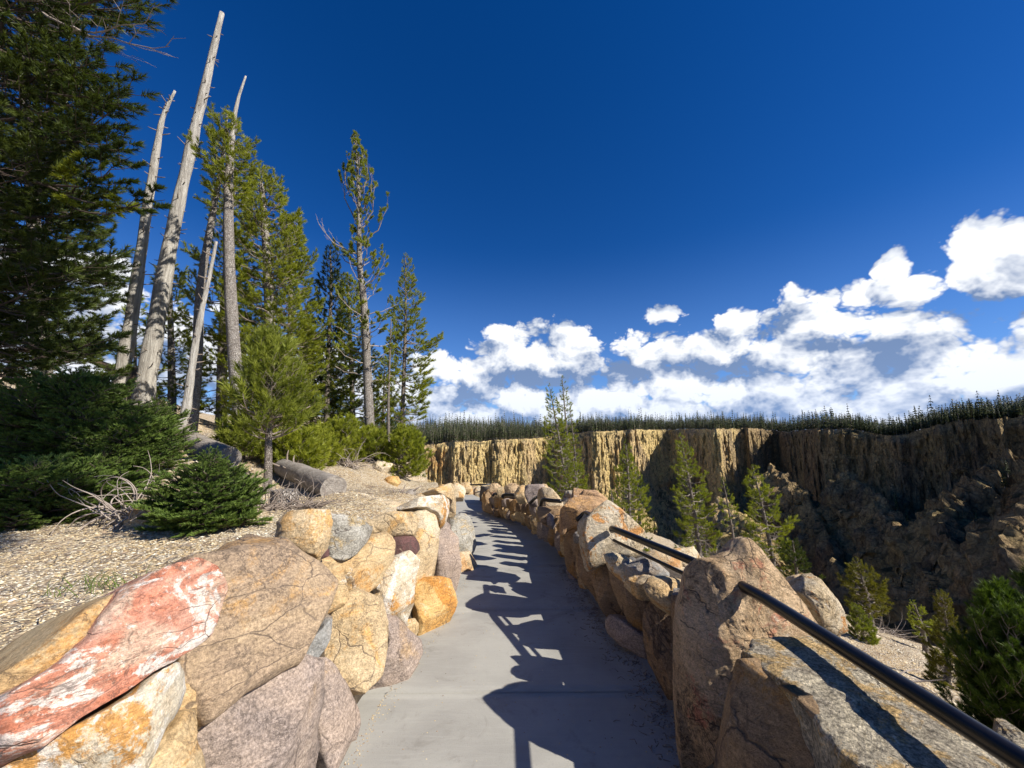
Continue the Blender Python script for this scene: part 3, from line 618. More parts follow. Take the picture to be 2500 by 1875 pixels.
# ------------------------------------------------------------------ stones
def stone_mesh(outline, n, front, back, *,grow=1.075, M=56, K=12, seed=0, amp=.05, facets=5, p=4.5, jag=.03):
    """rock whose silhouette follows a closed 3D outline lying on a plane with normal n; bulges 'front' outward and 'back' inward"""
    r_ = np.random.RandomState(seed); M = int(M * .8); K = max(8, int(K * .75))
    o3 = np.asarray(outline, float)
    c = o3.mean(0)
    n = n / np.linalg.norm(n); e1 = np.cross([0, 0, 1.], n); e1 /= np.linalg.norm(e1); e2 = np.cross(n, e1)
    xy = np.stack([(o3 - c) @ e1, (o3 - c) @ e2], -1)
    a = .0; x, y = xy[:, 0], xy[:, 1]; x1, y1 = np.roll(x, -1), np.roll(y, -1); cr_ = x * y1 - x1 * y; A = cr_.sum() / 2
    if abs(A) > 1e-6: g0 = np.array([((x + x1) * cr_).sum(), ((y + y1) * cr_).sum()]) / (6 * A)
    else: g0 = np.zeros(2)
    # resample along the perimeter with softened corners
    pts = np.vstack([xy, xy[:1]]); seg = np.linalg.norm(np.diff(pts, axis=0), axis=1); L_ = np.concatenate([[0], np.cumsum(seg)])
    s_ = np.linspace(0, L_[-1], M * 4, endpoint=False); q = np.stack([np.interp(s_, L_, pts[:, 0]), np.interp(s_, L_, pts[:, 1])], -1)
    kern = max(3, int(M * 4 * .008)); kk = np.ones(kern) / kern
    q = np.stack([np.convolve(np.concatenate([q[-kern:, i], q[:, i], q[:kern, i]]), kk, 'same')[kern:-kern] for i in (0, 1)], -1)
    q = q[::4]; M = len(q); q = g0 + (q - g0) * grow
    size = math.sqrt(abs(A)) + 1e-4
    q = q + (q - g0) * (jag / .015 * .02 * fbm(np.concatenate([q / size * 4, np.full((M, 1), seed * 1.7)], 1), 5, gain=.6))[:, None]
    rs = np.sin(np.linspace(0, 1, K) * math.pi / 2) ** .9
    V = []; 
    def layer(h, sgn, inset):
        out = []
        for k in range(K):
            r = rs[k]
            xy_ = g0 + (q - g0) * r * (1 if sgn > 0 else 1)
            zz = h * (1 - r ** p) ** (1 / p) if r < 1 else 0
            out.append(np.concatenate([xy_, np.full((M, 1), sgn * zz)], 1))
        return out
    Fr = layer(front, 1, 0)[::1]; Bk = layer(back, -1, 0)
    rings = Fr[1:] + Bk[1:-1][::-1]
    L3 = np.concatenate([np.array([[g0[0], g0[1], front]])] + rings + [np.array([[g0[0], g0[1], -back]])])
    # planar chips on the front
    for k in range(facets + (2 if p > 5.5 else 5)):
        a_ = r_.uniform(0, 2 * math.pi); tl = r_.uniform(.15, 1.0) if k < facets else r_.uniform(1.0, 3.0); nn = np.array([math.cos(a_) * tl, math.sin(a_) * tl, 1.]); nn /= np.linalg.norm(nn)
        dd = (L3 - [g0[0], g0[1], 0]) @ nn; lim = np.quantile(dd[L3[:, 2] >= 0], r_.uniform(.55, .93) if k < facets else r_.uniform(.90, .985))
        ex = np.maximum(dd - lim, 0) * (L3[:, 2] > -1e-6); L3 = L3 - ex[:, None] * nn * .85
    W3 = c + L3[:, :1] * e1 + L3[:, 1:2] * e2 + L3[:, 2:3] * n
    sc_ = 2.2 / size
    dirn = L3 - [g0[0], g0[1], 0]; dirn /= np.linalg.norm(dirn, axis=1)[:, None] + 1e-6
    D = amp * size * (.55 * fbm(W3 * sc_ + seed * 3.1, 3) + .5 * fbm(W3 * sc_ * 3 + seed, 4, ridge=True) * .7)
    D += .0045 * fbm(W3 * 38 + seed, 4, gain=.65) + .007 * fbm(W3 * np.array([9, 9, 16]) + seed, 4, ridge=True, gain=.6)
    wd = dirn[:, :1] * e1 * .35 + dirn[:, 1:2] * e2 * .35 + dirn[:, 2:3] * n
    W3 = W3 + wd * D[:, None]
    nr = len(rings); f = []
    j = np.arange(M); j1 = (j + 1) % M
    f.append(np.stack([np.zeros(M, int), 1 + j, 1 + j1], -1))
    for k in range(nr - 1):
        a0 = 1 + k * M; f.append(np.stack([a0 + j, a0 + M + j, a0 + M + j1], -1)); f.append(np.stack([a0 + j, a0 + M + j1, a0 + j1], -1))
    a0 = 1 + (nr - 1) * M; f.append(np.stack([a0 + j, np.full(M, a0 + M), a0 + j1], -1))
    f = np.concatenate(f)
    if A < 0: f = f[:, ::-1]
    return W3, f
def surf(px, py, side, ymax=40):
    """where the line of sight through a pixel meets the leaning wall face"""
    r = ray(px, py); ts = np.linspace(.4, 40, 4000); q = CO + ts[:, None] * r
    if side == 'L': gg = q[:, 0] - (XL(q[:, 1]) - .32 * np.maximum(q[:, 2] - pathz(q[:, 1]), 0))
    else: gg = (XR(q[:, 1]) + .08 * q[:, 2]) - q[:, 0]
    gg = np.where(q[:, 1] > ymax, -1, gg)
    k = np.argmax(gg < 0); return q[k]
def wall_normal(y, side):
    if side == 'L': d = (XL(y + .2) - XL(y - .2)) / .4; n = np.array([1, -d, .32])
    else: d = (XR(y + .2) - XR(y - .2)) / .4; n = np.array([-1, d, .05])
    return n / np.linalg.norm(n)
LAB = {}
def stone(parent, pts, crop, mat, side='L', front=None, back=None, w=.5, nrm=None, at=None, z=None, M=56, K=12, seed=None, amp=.05, facets=5, name='stone', label=None, p=9, push=0, ymax=40, jag=.03, grow=1.15):
    s_, ox, oy = crop; px = np.array([(ox + s_ * a, oy + s_ * b) for a, b in pts]); cx, cy = (px.min(0) + px.max(0)) / 2
    if at is not None: c = P(cx, cy, at)
    elif z is not None: c = PZ(cx, cy, z)
    else: c = surf(cx, cy, side, ymax)
    tocam = CO - c; tocam /= np.linalg.norm(tocam)
    n = np.array(nrm, float) if nrm is not None else wall_normal(c[1], side) * w + tocam * (1 - w)
    n /= np.linalg.norm(n); c = c - n * push
    out = []
    for x, y in px:
        r = ray(x, y); t_ = ((c - CO) @ n) / (r @ n); out.append(CO + r * t_)
    out = np.array(out); size = math.sqrt(np.ptp(px[:, 0]) * np.ptp(px[:, 1])) / F * np.linalg.norm(c - CO)
    fr = size * .26 if front is None else front; bk = size * .35 if back is None else back
    seed = seed if seed is not None else int(abs(cx * 7 + cy * 3)) % 9999
    out = out - n * fr * .35
    v, f = stone_mesh(out, n, fr, bk, M=M, K=K, seed=seed, amp=amp, facets=facets, p=p, jag=jag, grow=grow)
    o = mesh(name, v, f, MATS[mat], center=v.mean(0), parent=parent)
    if label: o['label'] = label
    return o
K1 = (.4069, 0, 1200); K2 = (.3165, 600, 1150); K3 = (.2712, 1100, 1130); K4 = (.4521, 1500, 1250); K5 = (.1808, 1100, 1150); K0 = (1, 0, 0)

LW = empty('stone_wall', (-.95, 4, 0)); tag(LW, 'retaining wall of large golden and reddish boulders on the uphill side of the path', 'wall')
big = dict(M=230, K=60, facets=5, amp=.05, grow=1.06)
stone(LW, [(-380,1250),(-150,1150),(0,1080),(200,930),(450,750),(700,620),(790,600),(760,800),(640,950),(480,1100),(300,1200),(0,1330),(-300,1500)], K1, 'rock_tan', w=.45, M=180, K=40, push=.16, label='long tan boulder behind the red one', amp=.04)
stone(LW, [(-330,1420),(0,1230),(300,1060),(480,900),(620,730),(750,590),(900,500),(1150,420),(1250,470),(1310,600),(1270,790),(1220,880),(1000,1020),(850,1090),(700,1200),(450,1340),(250,1500),(100,1590),(0,1650),(-330,1830)], K1, 'rock_red', w=.45, front=.14, back=.2, **big, label='long brick red boulder streaked with white')
stone(LW, [(1190,420),(1400,370),(1500,300),(1620,250),(1700,270),(1800,350),(1900,430),(1960,560),(1970,620),(1940,760),(1840,880),(1720,1000),(1550,1080),(1400,1170),(1280,1270),(1210,1310),(1170,1260),(1140,1150),(1050,1080),(1100,880),(1150,600)], K1, 'rock_brown', w=.5, front=.22, back=.2, M=220, K=56, facets=3, amp=.03, label='largest brown boulder with an ochre right edge', push=.02)
stone(LW, [(-100,1900),(60,1659),(200,1560),(400,1440),(600,1330),(760,1230),(870,1130),(1000,1060),(1100,1030),(1200,1080),(1230,1160),(1150,1280),(1020,1400),(960,1470),(880,1580),(800,1700),(650,1900)], K1, 'rock_white_rust', w=.5, front=.12, back=.2, **big, label='white boulder blotched with rust')
stone(LW, [(1190,1310),(1350,1230),(1500,1160),(1680,1030),(1760,1000),(1900,1060),(1980,1200),(2020,1500),(1980,1750),(1500,2000),(1150,1950),(1120,1600)], K1, 'rock_mauve', w=.5, front=.14, back=.2, **big)
stone(LW, [(1850,1040),(1950,1040),(2050,1120),(2200,1280),(2210,1350),(2150,1450),(2050,1600),(1980,1700),(1900,1500),(1850,1250)], K1, 'rock_mauve', w=.5, M=120, K=30, front=.08, push=.01)
stone(LW, [(1200,1330),(1150,1500),(1180,1900),(600,1950),(800,1650),(900,1560),(1000,1430),(1100,1340)], K1, 'rock_tan', w=.5, M=140, K=36, push=.05)
stone(LW, [(1000,1050),(1120,1000),(1260,1060),(1260,1320),(1180,1460),(1000,1440),(900,1300)], K1, 'rock_tan', w=.5, M=90, K=20, push=.13)
mid = dict(M=120, K=28, grow=1.18, facets=5, p=11)
stone(LW, [(650,1100),(610,1310),(500,1510),(380,1460),(430,1350),(560,1230),(610,1100)], K2, 'rock_bluegrey', push=.06, **mid)
stone(LW, [(350,380),(400,325),(600,335),(640,440),(660,560),(650,620),(560,690),(500,640),(400,570),(335,510),(350,450)], K2, 'rock_ochre', **mid)
stone(LW, [(600,350),(700,345),(900,370),(975,410),(980,450),(930,540),(850,610),(740,665),(660,645),(640,560),(600,440)], K2, 'rock_grey', **mid, front=.13, label='grey lichened boulder on the top course')
stone(LW, [(520,630),(570,590),(640,600),(645,650),(570,680)], K2, 'rock_purple', M=40, K=10)
stone(LW, [(570,690),(650,640),(700,740),(745,830),(765,960),(720,1030),(620,1080),(600,900)], K2, 'rock_tan', push=.03, **mid)
stone(LW, [(680,700),(780,690),(870,610),(950,520),(1080,490),(1125,560),(1120,680),(1050,780),(1000,880),(900,920),(780,965),(745,900),(735,830)], K2, 'rock_tan', **mid)
stone(LW, [(1095,500),(1200,505),(1290,510),(1325,590),(1290,640),(1130,690),(1120,600)], K2, 'rock_purple', M=90, K=22, label='small dark purple stone')
stone(LW, [(1110,700),(1240,655),(1300,730),(1290,850),(1315,1000),(1270,1145),(1170,1120),(1080,1130),(1070,1060),(1040,950),(990,900),(1050,780)], K2, 'rock_white_rust', **mid)
stone(LW, [(640,1100),(750,980),(920,920),(1050,960),(1080,1130),(1100,1250),(1060,1400),(980,1560),(880,1660),(800,1620),(700,1520),(560,1480),(620,1330)], K2, 'rock_ochre', M=150, K=36, front=.12)
stone(LW, [(1070,1150),(1200,1125),(1260,1230),(1320,1300),(1335,1420),(1290,1500),(1200,1620),(1130,1720),(950,1760),(860,1680),(1000,1540),(1080,1350)], K2, 'rock_mauve', **mid)
stone(LW, [(1220,1160),(1310,1140),(1345,1230),(1300,1290),(1240,1240)], K2, 'rock_tan', M=50, K=12)
stone(LW, [(1300,860),(1400,845),(1490,860),(1540,870),(1570,950),(1590,1100),(1550,1210),(1420,1290),(1330,1330),(1330,1200),(1300,1020)], K2, 'rock_gold', **mid, label='orange gold block at the foot of the wall')
stone(LW, [(1290,480),(1450,480),(1480,600),(1510,740),(1480,840),(1300,860),(1280,730),(1260,660),(1300,600)], K2, 'rock_ochre', **mid)
stone(LW, [(960,400),(1100,330),(1250,325),(1330,340),(1330,440),(1280,485),(1120,490),(1000,485)], K2, 'rock_ochre', M=90, K=20)
stone(LW, [(1280,320),(1400,310),(1480,350),(1505,450),(1470,590),(1430,500),(1290,475)], K2, 'rock_cream', M=90, K=20)
stone(LW, [(1230,275),(1350,215),(1500,200),(1570,230),(1585,320),(1560,400),(1490,430),(1460,330),(1380,290)], K2, 'rock_white_rust', M=90, K=20)
md = dict(M=80, K=18, grow=1.18, p=11)
stone(LW, [(1480,420),(1590,410),(1610,560),(1610,640),(1635,800),(1635,930),(1590,1060),(1530,930),(1490,840),(1460,600)], K2, 'rock_mauve', M=90, K=22)
stone(LW, [(1590,390),(1680,340),(1740,440),(1770,560),(1740,660),(1620,650),(1580,520)], K2, 'rock_grey', **md)
stone(LW, [(1630,310),(1680,295),(1730,400),(1790,540),(1825,610),(1810,700),(1750,640),(1700,450)], K2, 'rock_white_rust', **md, push=.05)
stone(LW, [(1600,640),(1740,630),(1795,700),(1795,790),(1715,850),(1700,900),(1630,920),(1620,790)], K2, 'rock_rubble', **md)
stone(LW, [(1430,160),(1560,110),(1640,130),(1650,230),(1620,330),(1570,335),(1570,230),(1500,190)], K2, 'rock_ochre', M=70, K=16)
stone(LW, [(1630,110),(1680,110),(1690,250),(1650,265)], K2, 'rock_bluegrey', M=40, K=10)
stone(LW, [(1680,105),(1740,95),(1750,200),(1755,265),(1690,270)], K2, 'rock_cream', M=44, K=10)
stone(LW, [(1640,265),(1715,250),(1725,340),(1670,350)], K2, 'rock_gold', M=44, K=10)
stone(LW, [(1710,260),(1780,255),(1790,350),(1790,440),(1740,440),(1700,350)], K2, 'rock_ochre', M=50, K=12)
stone(LW, [(1760,350),(1820,345),(1838,440),(1838,600),(1800,610),(1770,480)], K2, 'rock_rubble', M=60, K=14)
stone(LW, [(1780,560),(1825,580),(1835,640),(1810,690),(1775,680)], K2, 'rock_red', M=36, K=9)
stone(LW, [(950,280),(1080,250),(1250,270),(1230,330),(1050,340),(960,350)], K2, 'rock_rubble', M=60, K=14, nrm=(0.1,-.5,.9), at=4.6)
stone(LW, [(1480,560),(1620,560),(1640,800),(1560,900),(1480,800)], K2, 'rock_tan', M=60, K=14, push=.08)
# far end of the left wall, seen only as its top
for k, (a, b, c_, d_, m_, yy) in enumerate([(1040,1190,1075,1235,'rock_tan',6.9),(1010,1205,1045,1232,'rock_rubble',6.4),(1060,1186,1100,1215,'rock_ochre',7.6),(1095,1180,1135,1215,'rock_cream',7.5),(1120,1178,1150,1200,'rock_tan',8.2),(965,1222,1010,1245,'rock_ochre',5.8)]):
    stone(LW, [(a, (b + d_) / 2), (a + 5, b + 4), ((a + c_) / 2, b), (c_ - 4, b + 5), (c_, (b + d_) / 2), (c_ - 5, d_), (a + 6, d_)], K0, m_, at=yy, nrm=(.2, -.8, .6), M=44, K=12)
# mortar core behind the face
def core(parent, side, y0, y1, inset, top, thick, name='mortar'):
    yy = np.linspace(y0, y1, 60); zz = np.linspace(-.25, 1, 9); V = []; 
    for y in yy:
        tp = top(y)
        row = []
        for q_ in zz:
            z = pathz(y) + max(q_, -.25) * tp if q_ > 0 else pathz(y) + q_
            x = (XL(y) - .32 * max(z - pathz(y), 0) - inset) if side == 'L' else XR(y) + .08 * z + inset
            row.append((x, y, z))
        xe = row[-1][0] + (-thick if side == 'L' else thick)
        row.append((xe, y, row[-1][2] - .02)); row.append((xe, y, pathz(y) - .5))
        V.append(row)
    V = np.array(V); V[..., 0] += .03 * fbm(V * 5, 3) * 1.; n, m_ = V.shape[:2]
    i = np.arange(n - 1)[:, None] * m_ + np.arange(m_ - 1)[None]; q = np.stack([i, i + 1, i + m_ + 1, i + m_], -1).reshape(-1, 4)
    f = tri(q); 
    if side == 'L': f = f[:, ::-1]
    return mesh(name, V.reshape(-1, 3), f, MATS['mortar'], center=V.reshape(-1, 3).mean(0), parent=parent)
core(LW, 'L', .2, 8.5, .13, lambda y: float(np.interp(y, [0, 2.4, 3.5, 6.5, 8.5], [.75, .85, .72, .72, .5])), .25)

# ---- parapet on the canyon side
RW = empty('stone_parapet', (1.1, 4, 0)); tag(RW, 'rough stone parapet with upright slabs and low gaps on the canyon side of the path', 'wall')
# near: peak stone, slabs, shaded face
stone(RW, [(440,310),(480,262),(560,255),(635,225),(700,150),(752,148),(800,200),(850,270),(900,330),(960,400),(1050,510),(1110,600),(1120,700),(950,760),(860,800),(700,1000),(560,1250),(440,1500),(405,1383),(385,1100),(380,700),(400,500)], K4, 'rock_peak', nrm=(-.02,-.95,.22), at=2.15, front=.22, back=.30, M=280, K=66, facets=-2, amp=.085, p=2.1, grow=1.02, jag=.02, label='tall pointed pink and tan stone holding the near handrail')
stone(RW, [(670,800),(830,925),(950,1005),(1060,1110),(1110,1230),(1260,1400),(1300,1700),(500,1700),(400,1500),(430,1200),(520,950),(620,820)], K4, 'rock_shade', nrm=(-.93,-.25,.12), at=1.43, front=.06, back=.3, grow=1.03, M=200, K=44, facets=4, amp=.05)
stone(RW, [(685,775),(760,710),(860,700),(1000,690),(1100,690),(1250,770),(1400,870),(1480,960),(1600,1040),(1780,1100),(1950,1230),(2090,1400),(2350,1850),(1480,1850),(1370,1500),(1240,1370),(1110,1210),(1060,1090),(950,985),(830,905)], K4, 'rock_slab', nrm=(-.02,-.06,1), z=.745, front=.05, back=.26, M=360, K=76, facets=-3, amp=.075, p=6, grow=1.0, jag=.07, label='wide grey and ochre coping slab under the near handrail')
stone(RW, [(1400,1400),(1900,1350),(2150,1450),(2500,1900),(1500,1900)], K4, 'rock_slab', nrm=(0,-.1,1), z=.64, front=.05, back=.3, M=80, K=20, p=5)
stone(RW, [(1110,590),(1060,500),(980,420),(1010,350),(1080,340),(1150,400),(1220,480),(1245,560),(1260,620),(1200,640),(1130,640)], K4, 'rock_pale', nrm=(-.2,-.8,.5), at=3.4, front=.15, back=.3, M=110, K=26, facets=9, amp=.09)
# shaded face between the pale stone and the peak
fc = dict(M=110, K=26, facets=5, amp=.07)
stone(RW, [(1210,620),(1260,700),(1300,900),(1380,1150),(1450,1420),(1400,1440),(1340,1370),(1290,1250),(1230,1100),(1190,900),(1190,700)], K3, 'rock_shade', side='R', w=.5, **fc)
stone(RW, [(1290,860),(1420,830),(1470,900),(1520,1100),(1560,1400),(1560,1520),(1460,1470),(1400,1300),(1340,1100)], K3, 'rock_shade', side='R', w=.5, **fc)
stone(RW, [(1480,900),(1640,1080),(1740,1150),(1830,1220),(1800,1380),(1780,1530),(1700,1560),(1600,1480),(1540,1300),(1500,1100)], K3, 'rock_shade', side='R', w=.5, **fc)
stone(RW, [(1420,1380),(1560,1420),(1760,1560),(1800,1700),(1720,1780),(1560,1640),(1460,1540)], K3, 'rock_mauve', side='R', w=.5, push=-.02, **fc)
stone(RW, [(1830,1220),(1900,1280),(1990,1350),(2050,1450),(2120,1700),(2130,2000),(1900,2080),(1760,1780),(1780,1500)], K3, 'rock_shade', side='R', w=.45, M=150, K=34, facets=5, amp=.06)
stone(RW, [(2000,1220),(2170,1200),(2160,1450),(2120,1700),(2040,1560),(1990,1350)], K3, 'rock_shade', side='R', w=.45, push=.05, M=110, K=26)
tp = dict(M=120, K=28, facets=8, amp=.10)
stone(RW, [(1400,850),(1470,810),(1560,830),(1640,900),(1660,990),(1560,1020),(1480,960),(1420,900)], K3, 'rock_cream', nrm=(-.3,-.55,.8), at=3.45, **tp)
stone(RW, [(1560,850),(1680,820),(1860,850),(1940,940),(1940,1020),(1800,1010),(1700,990),(1610,930)], K3, 'rock_bluegrey', nrm=(-.05,-.35,.94), at=3.3, **tp)
stone(RW, [(1610,1000),(1720,990),(1860,1000),(1990,1030),(2190,1060),(2180,1180),(2040,1200),(1960,1140),(1830,1090),(1720,1090)], K3, 'rock_ochre', nrm=(-.05,-.4,.9), at=2.9, **tp)
stone(RW, [(1720,1080),(1820,1020),(1940,1090),(1970,1160),(2030,1130),(2020,1190),(1950,1300),(1880,1260),(1800,1200)], K3, 'rock_tan', nrm=(-.4,-.6,.6), at=2.75, **tp)
stone(RW, [(2020,1150),(2190,1160),(2180,1250),(2100,1270),(2010,1230)], K3, 'rock_bluegrey', nrm=(-.1,-.4,.9), at=2.65, **tp)
# upright stones of the next bays
stone(RW, [(1232,640),(1240,530),(1300,460),(1400,385),(1445,372),(1560,450),(1700,580),(1732,680),(1720,790),(1620,820),(1480,820),(1400,870),(1310,908),(1285,870)], K3, 'rock_pale', nrm=(.10,-.9,.42), at=3.95, front=.13, back=.22, M=170, K=40, facets=6, amp=.06, label='pale cream upright stone with rust spots')
stone(RW, [(1220,640),(1300,500),(1330,700),(1340,950),(1290,900),(1230,760)], K3, 'rock_gold', side='R', w=.6, push=.03, M=80, K=20)
stone(RW, [(1030,400),(1120,300),(1130,235),(1330,248),(1392,310),(1405,400),(1320,520),(1240,560),(1130,560),(1040,615),(1022,560)], K3, 'rock_diamond', nrm=(.02,-.95,.3), at=4.85, front=.10, back=.2, M=150, K=34, facets=5, amp=.04, label='broad brown upright stone with a flat top')
stone(RW, [(985,290),(1110,255),(1065,350),(1035,480),(1035,600),(1020,790),(955,750),(985,560)], K3, 'rock_pale', side='R', w=.35, M=90, K=20)
stone(RW, [(960,740),(1030,600),(1060,760),(1080,900),(1050,960),(1000,830)], K3, 'rock_gold', side='R', w=.5, M=60, K=14)
stone(RW, [(1040,620),(1130,560),(1220,600),(1220,700),(1200,900),(1230,1180),(1180,1120),(1120,1030),(1070,900)], K3, 'rock_shade', side='R', w=.5, push=.03, M=80, K=18)
stone(RW, [(1100,650),(1150,610),(1200,660),(1190,720),(1130,720)], K3, 'rock_bluegrey', side='R', w=.5, M=40, K=10)
stone(RW, [(1120,860),(1160,760),(1200,800),(1230,1000),(1240,1190),(1180,1100)], K3, 'rock_tan', side='R', w=.5, M=60, K=14)
stone(RW, [(1050,960),(1120,1030),(1220,1180),(1200,1210),(1090,1060)], K3, 'rock_mauve', side='R', w=.5, push=-.03, M=50, K=12)
stone(RW, [(1150,520),(1230,450),(1290,480),(1230,560),(1200,620),(1140,590)], K3, 'rock_cream', nrm=(-.2,-.6,.7), at=4.5, M=60, K=14)
# far bays, top stones
def far(poly, m_, Y, crop=K5, nrm=(-.25, -.85, .35), front=.08, label=None): stone(RW, poly, crop, m_, nrm=nrm, at=Y, front=front, back=.14, M=60, K=14, facets=4, amp=.06, label=label)
far([(1165,300),(1200,255),(1270,240),(1370,260),(1440,340),(1480,400),(1480,470),(1300,480),(1200,500),(1170,420)], 'rock_rubble', 5.9)
far([(1190,490),(1480,475),(1470,600),(1380,720),(1310,720),(1230,680),(1190,600)], 'rock_shade', 5.4, front=.06)
far([(1320,600),(1350,580),(1385,610),(1390,700),(1360,750),(1320,740),(1310,660)], 'rock_mauve', 5.3)
far([(1010,210),(1060,190),(1240,190),(1245,290),(1160,330),(1150,430),(1070,450),(1020,330)], 'rock_mauve', 6.9)
far([(870,290),(900,205),(990,195),(1010,300),(1000,400),(900,410)], 'rock_tan', 7.6)
far([(740,220),(830,165),(910,195),(880,300),(780,330),(740,290)], 'rock_peak', 8.6)
far([(640,240),(690,205),(760,250),(780,320),(680,350),(640,330)], 'rock_tan', 9.2)
far([(550,190),(620,170),(660,200),(640,330),(560,350),(530,280)], 'rock_peak', 9.8)
far([(430,300),(520,270),(550,330),(550,500),(560,560),(430,510)], 'rock_shade', 10.6)
far([(480,260),(545,250),(545,200),(555,290),(500,320)], 'rock_shade', 10.8)
far([(1235,190),(1290,180),(1310,250),(1250,290)], 'rock_rubble', 7.6)
far([(1280,200),(1370,250),(1400,300),(1300,290)], 'rock_cream', 8.0)
# random courses for the shaded face of the far bays
r_ = np.random.RandomState(12); x = 1178.; k = 0
bot = lambda x: np.interp(x, [1178,1208,1237,1270,1295,1315,1335,1358,1372,1390], [1243,1258,1265,1275,1294,1310,1322,1335,1345,1362])
topf = lambda x: np.interp(x, [1178,1201,1216,1230,1257,1262,1290,1315,1367,1390], [1205,1214,1212,1218,1220,1228,1232,1238,1240,1270])
dY = lambda x: np.interp(x, [1178,1208,1237,1270,1317,1358,1390], [11.4,10.4,9.7,8.7,7.2,6.2,5.5])
while x < 1385:
    wd = r_.uniform(6, 9) + (x - 1178) * .055
    b_, t_ = bot(x + wd / 2), topf(x + wd / 2); ms = t_ + (b_ - t_) * r_.uniform(.35, .6)
    for (u, v_) in ((t_ + r_.uniform(-2, 2), ms), (ms, b_ + 1)):
        w2 = wd * r_.uniform(1.0, 1.25); j_ = lambda: r_.uniform(-.12, .12) * wd
        pts = [(x + j_(), u + j_() + 2), (x + w2 * .5, u - 1 + j_()), (x + w2 + j_(), u + 2 + j_()), (x + w2 + j_(), v_ - 2 + j_()), (x + w2 * .5, v_ + 1), (x + j_(), v_ - 2 + j_())]
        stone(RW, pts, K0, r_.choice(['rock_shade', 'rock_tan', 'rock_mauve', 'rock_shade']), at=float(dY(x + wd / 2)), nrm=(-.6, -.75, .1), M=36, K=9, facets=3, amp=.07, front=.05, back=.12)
    x += wd
core(RW, 'R', .2, 14, .10, lambda y: float(np.interp(y, [0, 2.2, 2.6, 5, 8, 12], [.63, .63, .62, .62, .55, .5])), .34)
# outer side stones of the parapet and rubble beyond
stone(RW, [(0,120),(300,100),(300,700),(0,700)], (.5, 2430, 1700), 'rock_slab', nrm=(0,-.1,1), z=.6, M=60, K=14, p=5)

# cross wall where the walk turns
CW = empty('low_wall', P(1170, 1220, 16.5)); tag(CW, 'low pale stone wall where the path turns out of sight, with a thin dark rail above it', 'wall')
for k, (a, b, c_, d_, m_) in enumerate([(1148,1186,1164,1222,'rock_peak'),(1160,1188,1178,1222,'rock_cream'),(1174,1183,1192,1224,'rock_cream'),(1186,1184,1204,1210,'rock_tan'),(1130,1188,1152,1222,'rock_tan')]):
    stone(CW, [(a, b + 8), (a + 3, b + 1), ((a + c_) / 2, b), (c_ - 2, b + 2), (c_, b + 10), (c_ - 1, d_), (a + 1, d_)], K0, m_, at=16.5 - .1 * k, nrm=(-.1, -.95, .3), M=36, K=9)
v, f = tube([P(1140, 1184, 16.2), P(1205, 1182.5, 16.2)], .035, 6); mesh('rail', v, f, MATS['rail_paint'], center=v.mean(0), parent=CW)
st = [(1,205),(12,195),(30,190),(60,193),(66,205),(60,212),(5,212)]

# ------------------------------------------------------------------ handrails
def rail(pts, r, label, group=None, lower=None, n=40):
    a = catmull(pts, n); root = empty('handrail', a[0]); tag(root, label, 'handrail', group)
    v, f = tube(a, r, 20); mesh('top_bar', v, f, MATS['rail_paint'], center=v.mean(0), parent=root)
    if lower is not None:
        a = catmull(lower[0], n); v, f = tube(a, lower[1], 14); mesh('lower_bar', v, f, MATS['rail_paint'], center=v.mean(0), parent=root)
    return root
q1 = PZ(1868, 1462, .865); q0 = q1 + np.array([.02, .12, .0]); qe = PZ(2500, 1862, .865); qd = qe + (qe - q1) * .5
rail([q1 + np.array([-.01, .30, -.01]), q1 + np.array([-.003, .12, -.003]), q1, q1 + (qe - q1) * .04, (q1 + qe) / 2, qe, qd], .0275, 'thick black handrail in front, running out of the tall pointed stone')
a = P(1502, 1293, 3.72); b = P(1720, 1382, 2.72)
rail([a + np.array([-.0, .12, -.03]), a, (a + b) / 2, b], .029, 'black handrail between the pale rust-spotted stone and the pointed stone', lower=([P(1500, 1319, 3.72), P(1506, 1323, 3.68), (P(1506, 1323, 3.68) + P(1720, 1424, 2.72)) / 2, P(1720, 1424, 2.72)], .014))
def frail(ps, r, lab): rail([P(*p_) for p_ in ps], r, lab, 'far handrails in the gaps of the parapet', n=14)
frail([(1408,1270,4.65),(1429,1252,4.6),(1450,1262,4.3)], .024, 'short black handrail in front of the broad brown upright stone')
frail([(1320,1238,5.55),(1325,1221,5.5),(1345,1222,5.4),(1370,1223.5,5.3)], .026, 'dark handrail bridging the gap left of the broad brown stone')
frail([(1293,1229,6.4),(1308,1215,6.3),(1313,1214,6.1)], .024, 'short sloping dark handrail beside the mauve upright slab')
frail([(1226,1215,8.2),(1231,1208.5,8.2),(1257,1208.5,8.0)], .032, 'dark handrail in the fourth gap of the parapet along the path')
frail([(1203,1211,9.4),(1207,1206,9.4),(1214,1206,9.3)], .03, 'tiny farthest handrail near the end of the parapet')

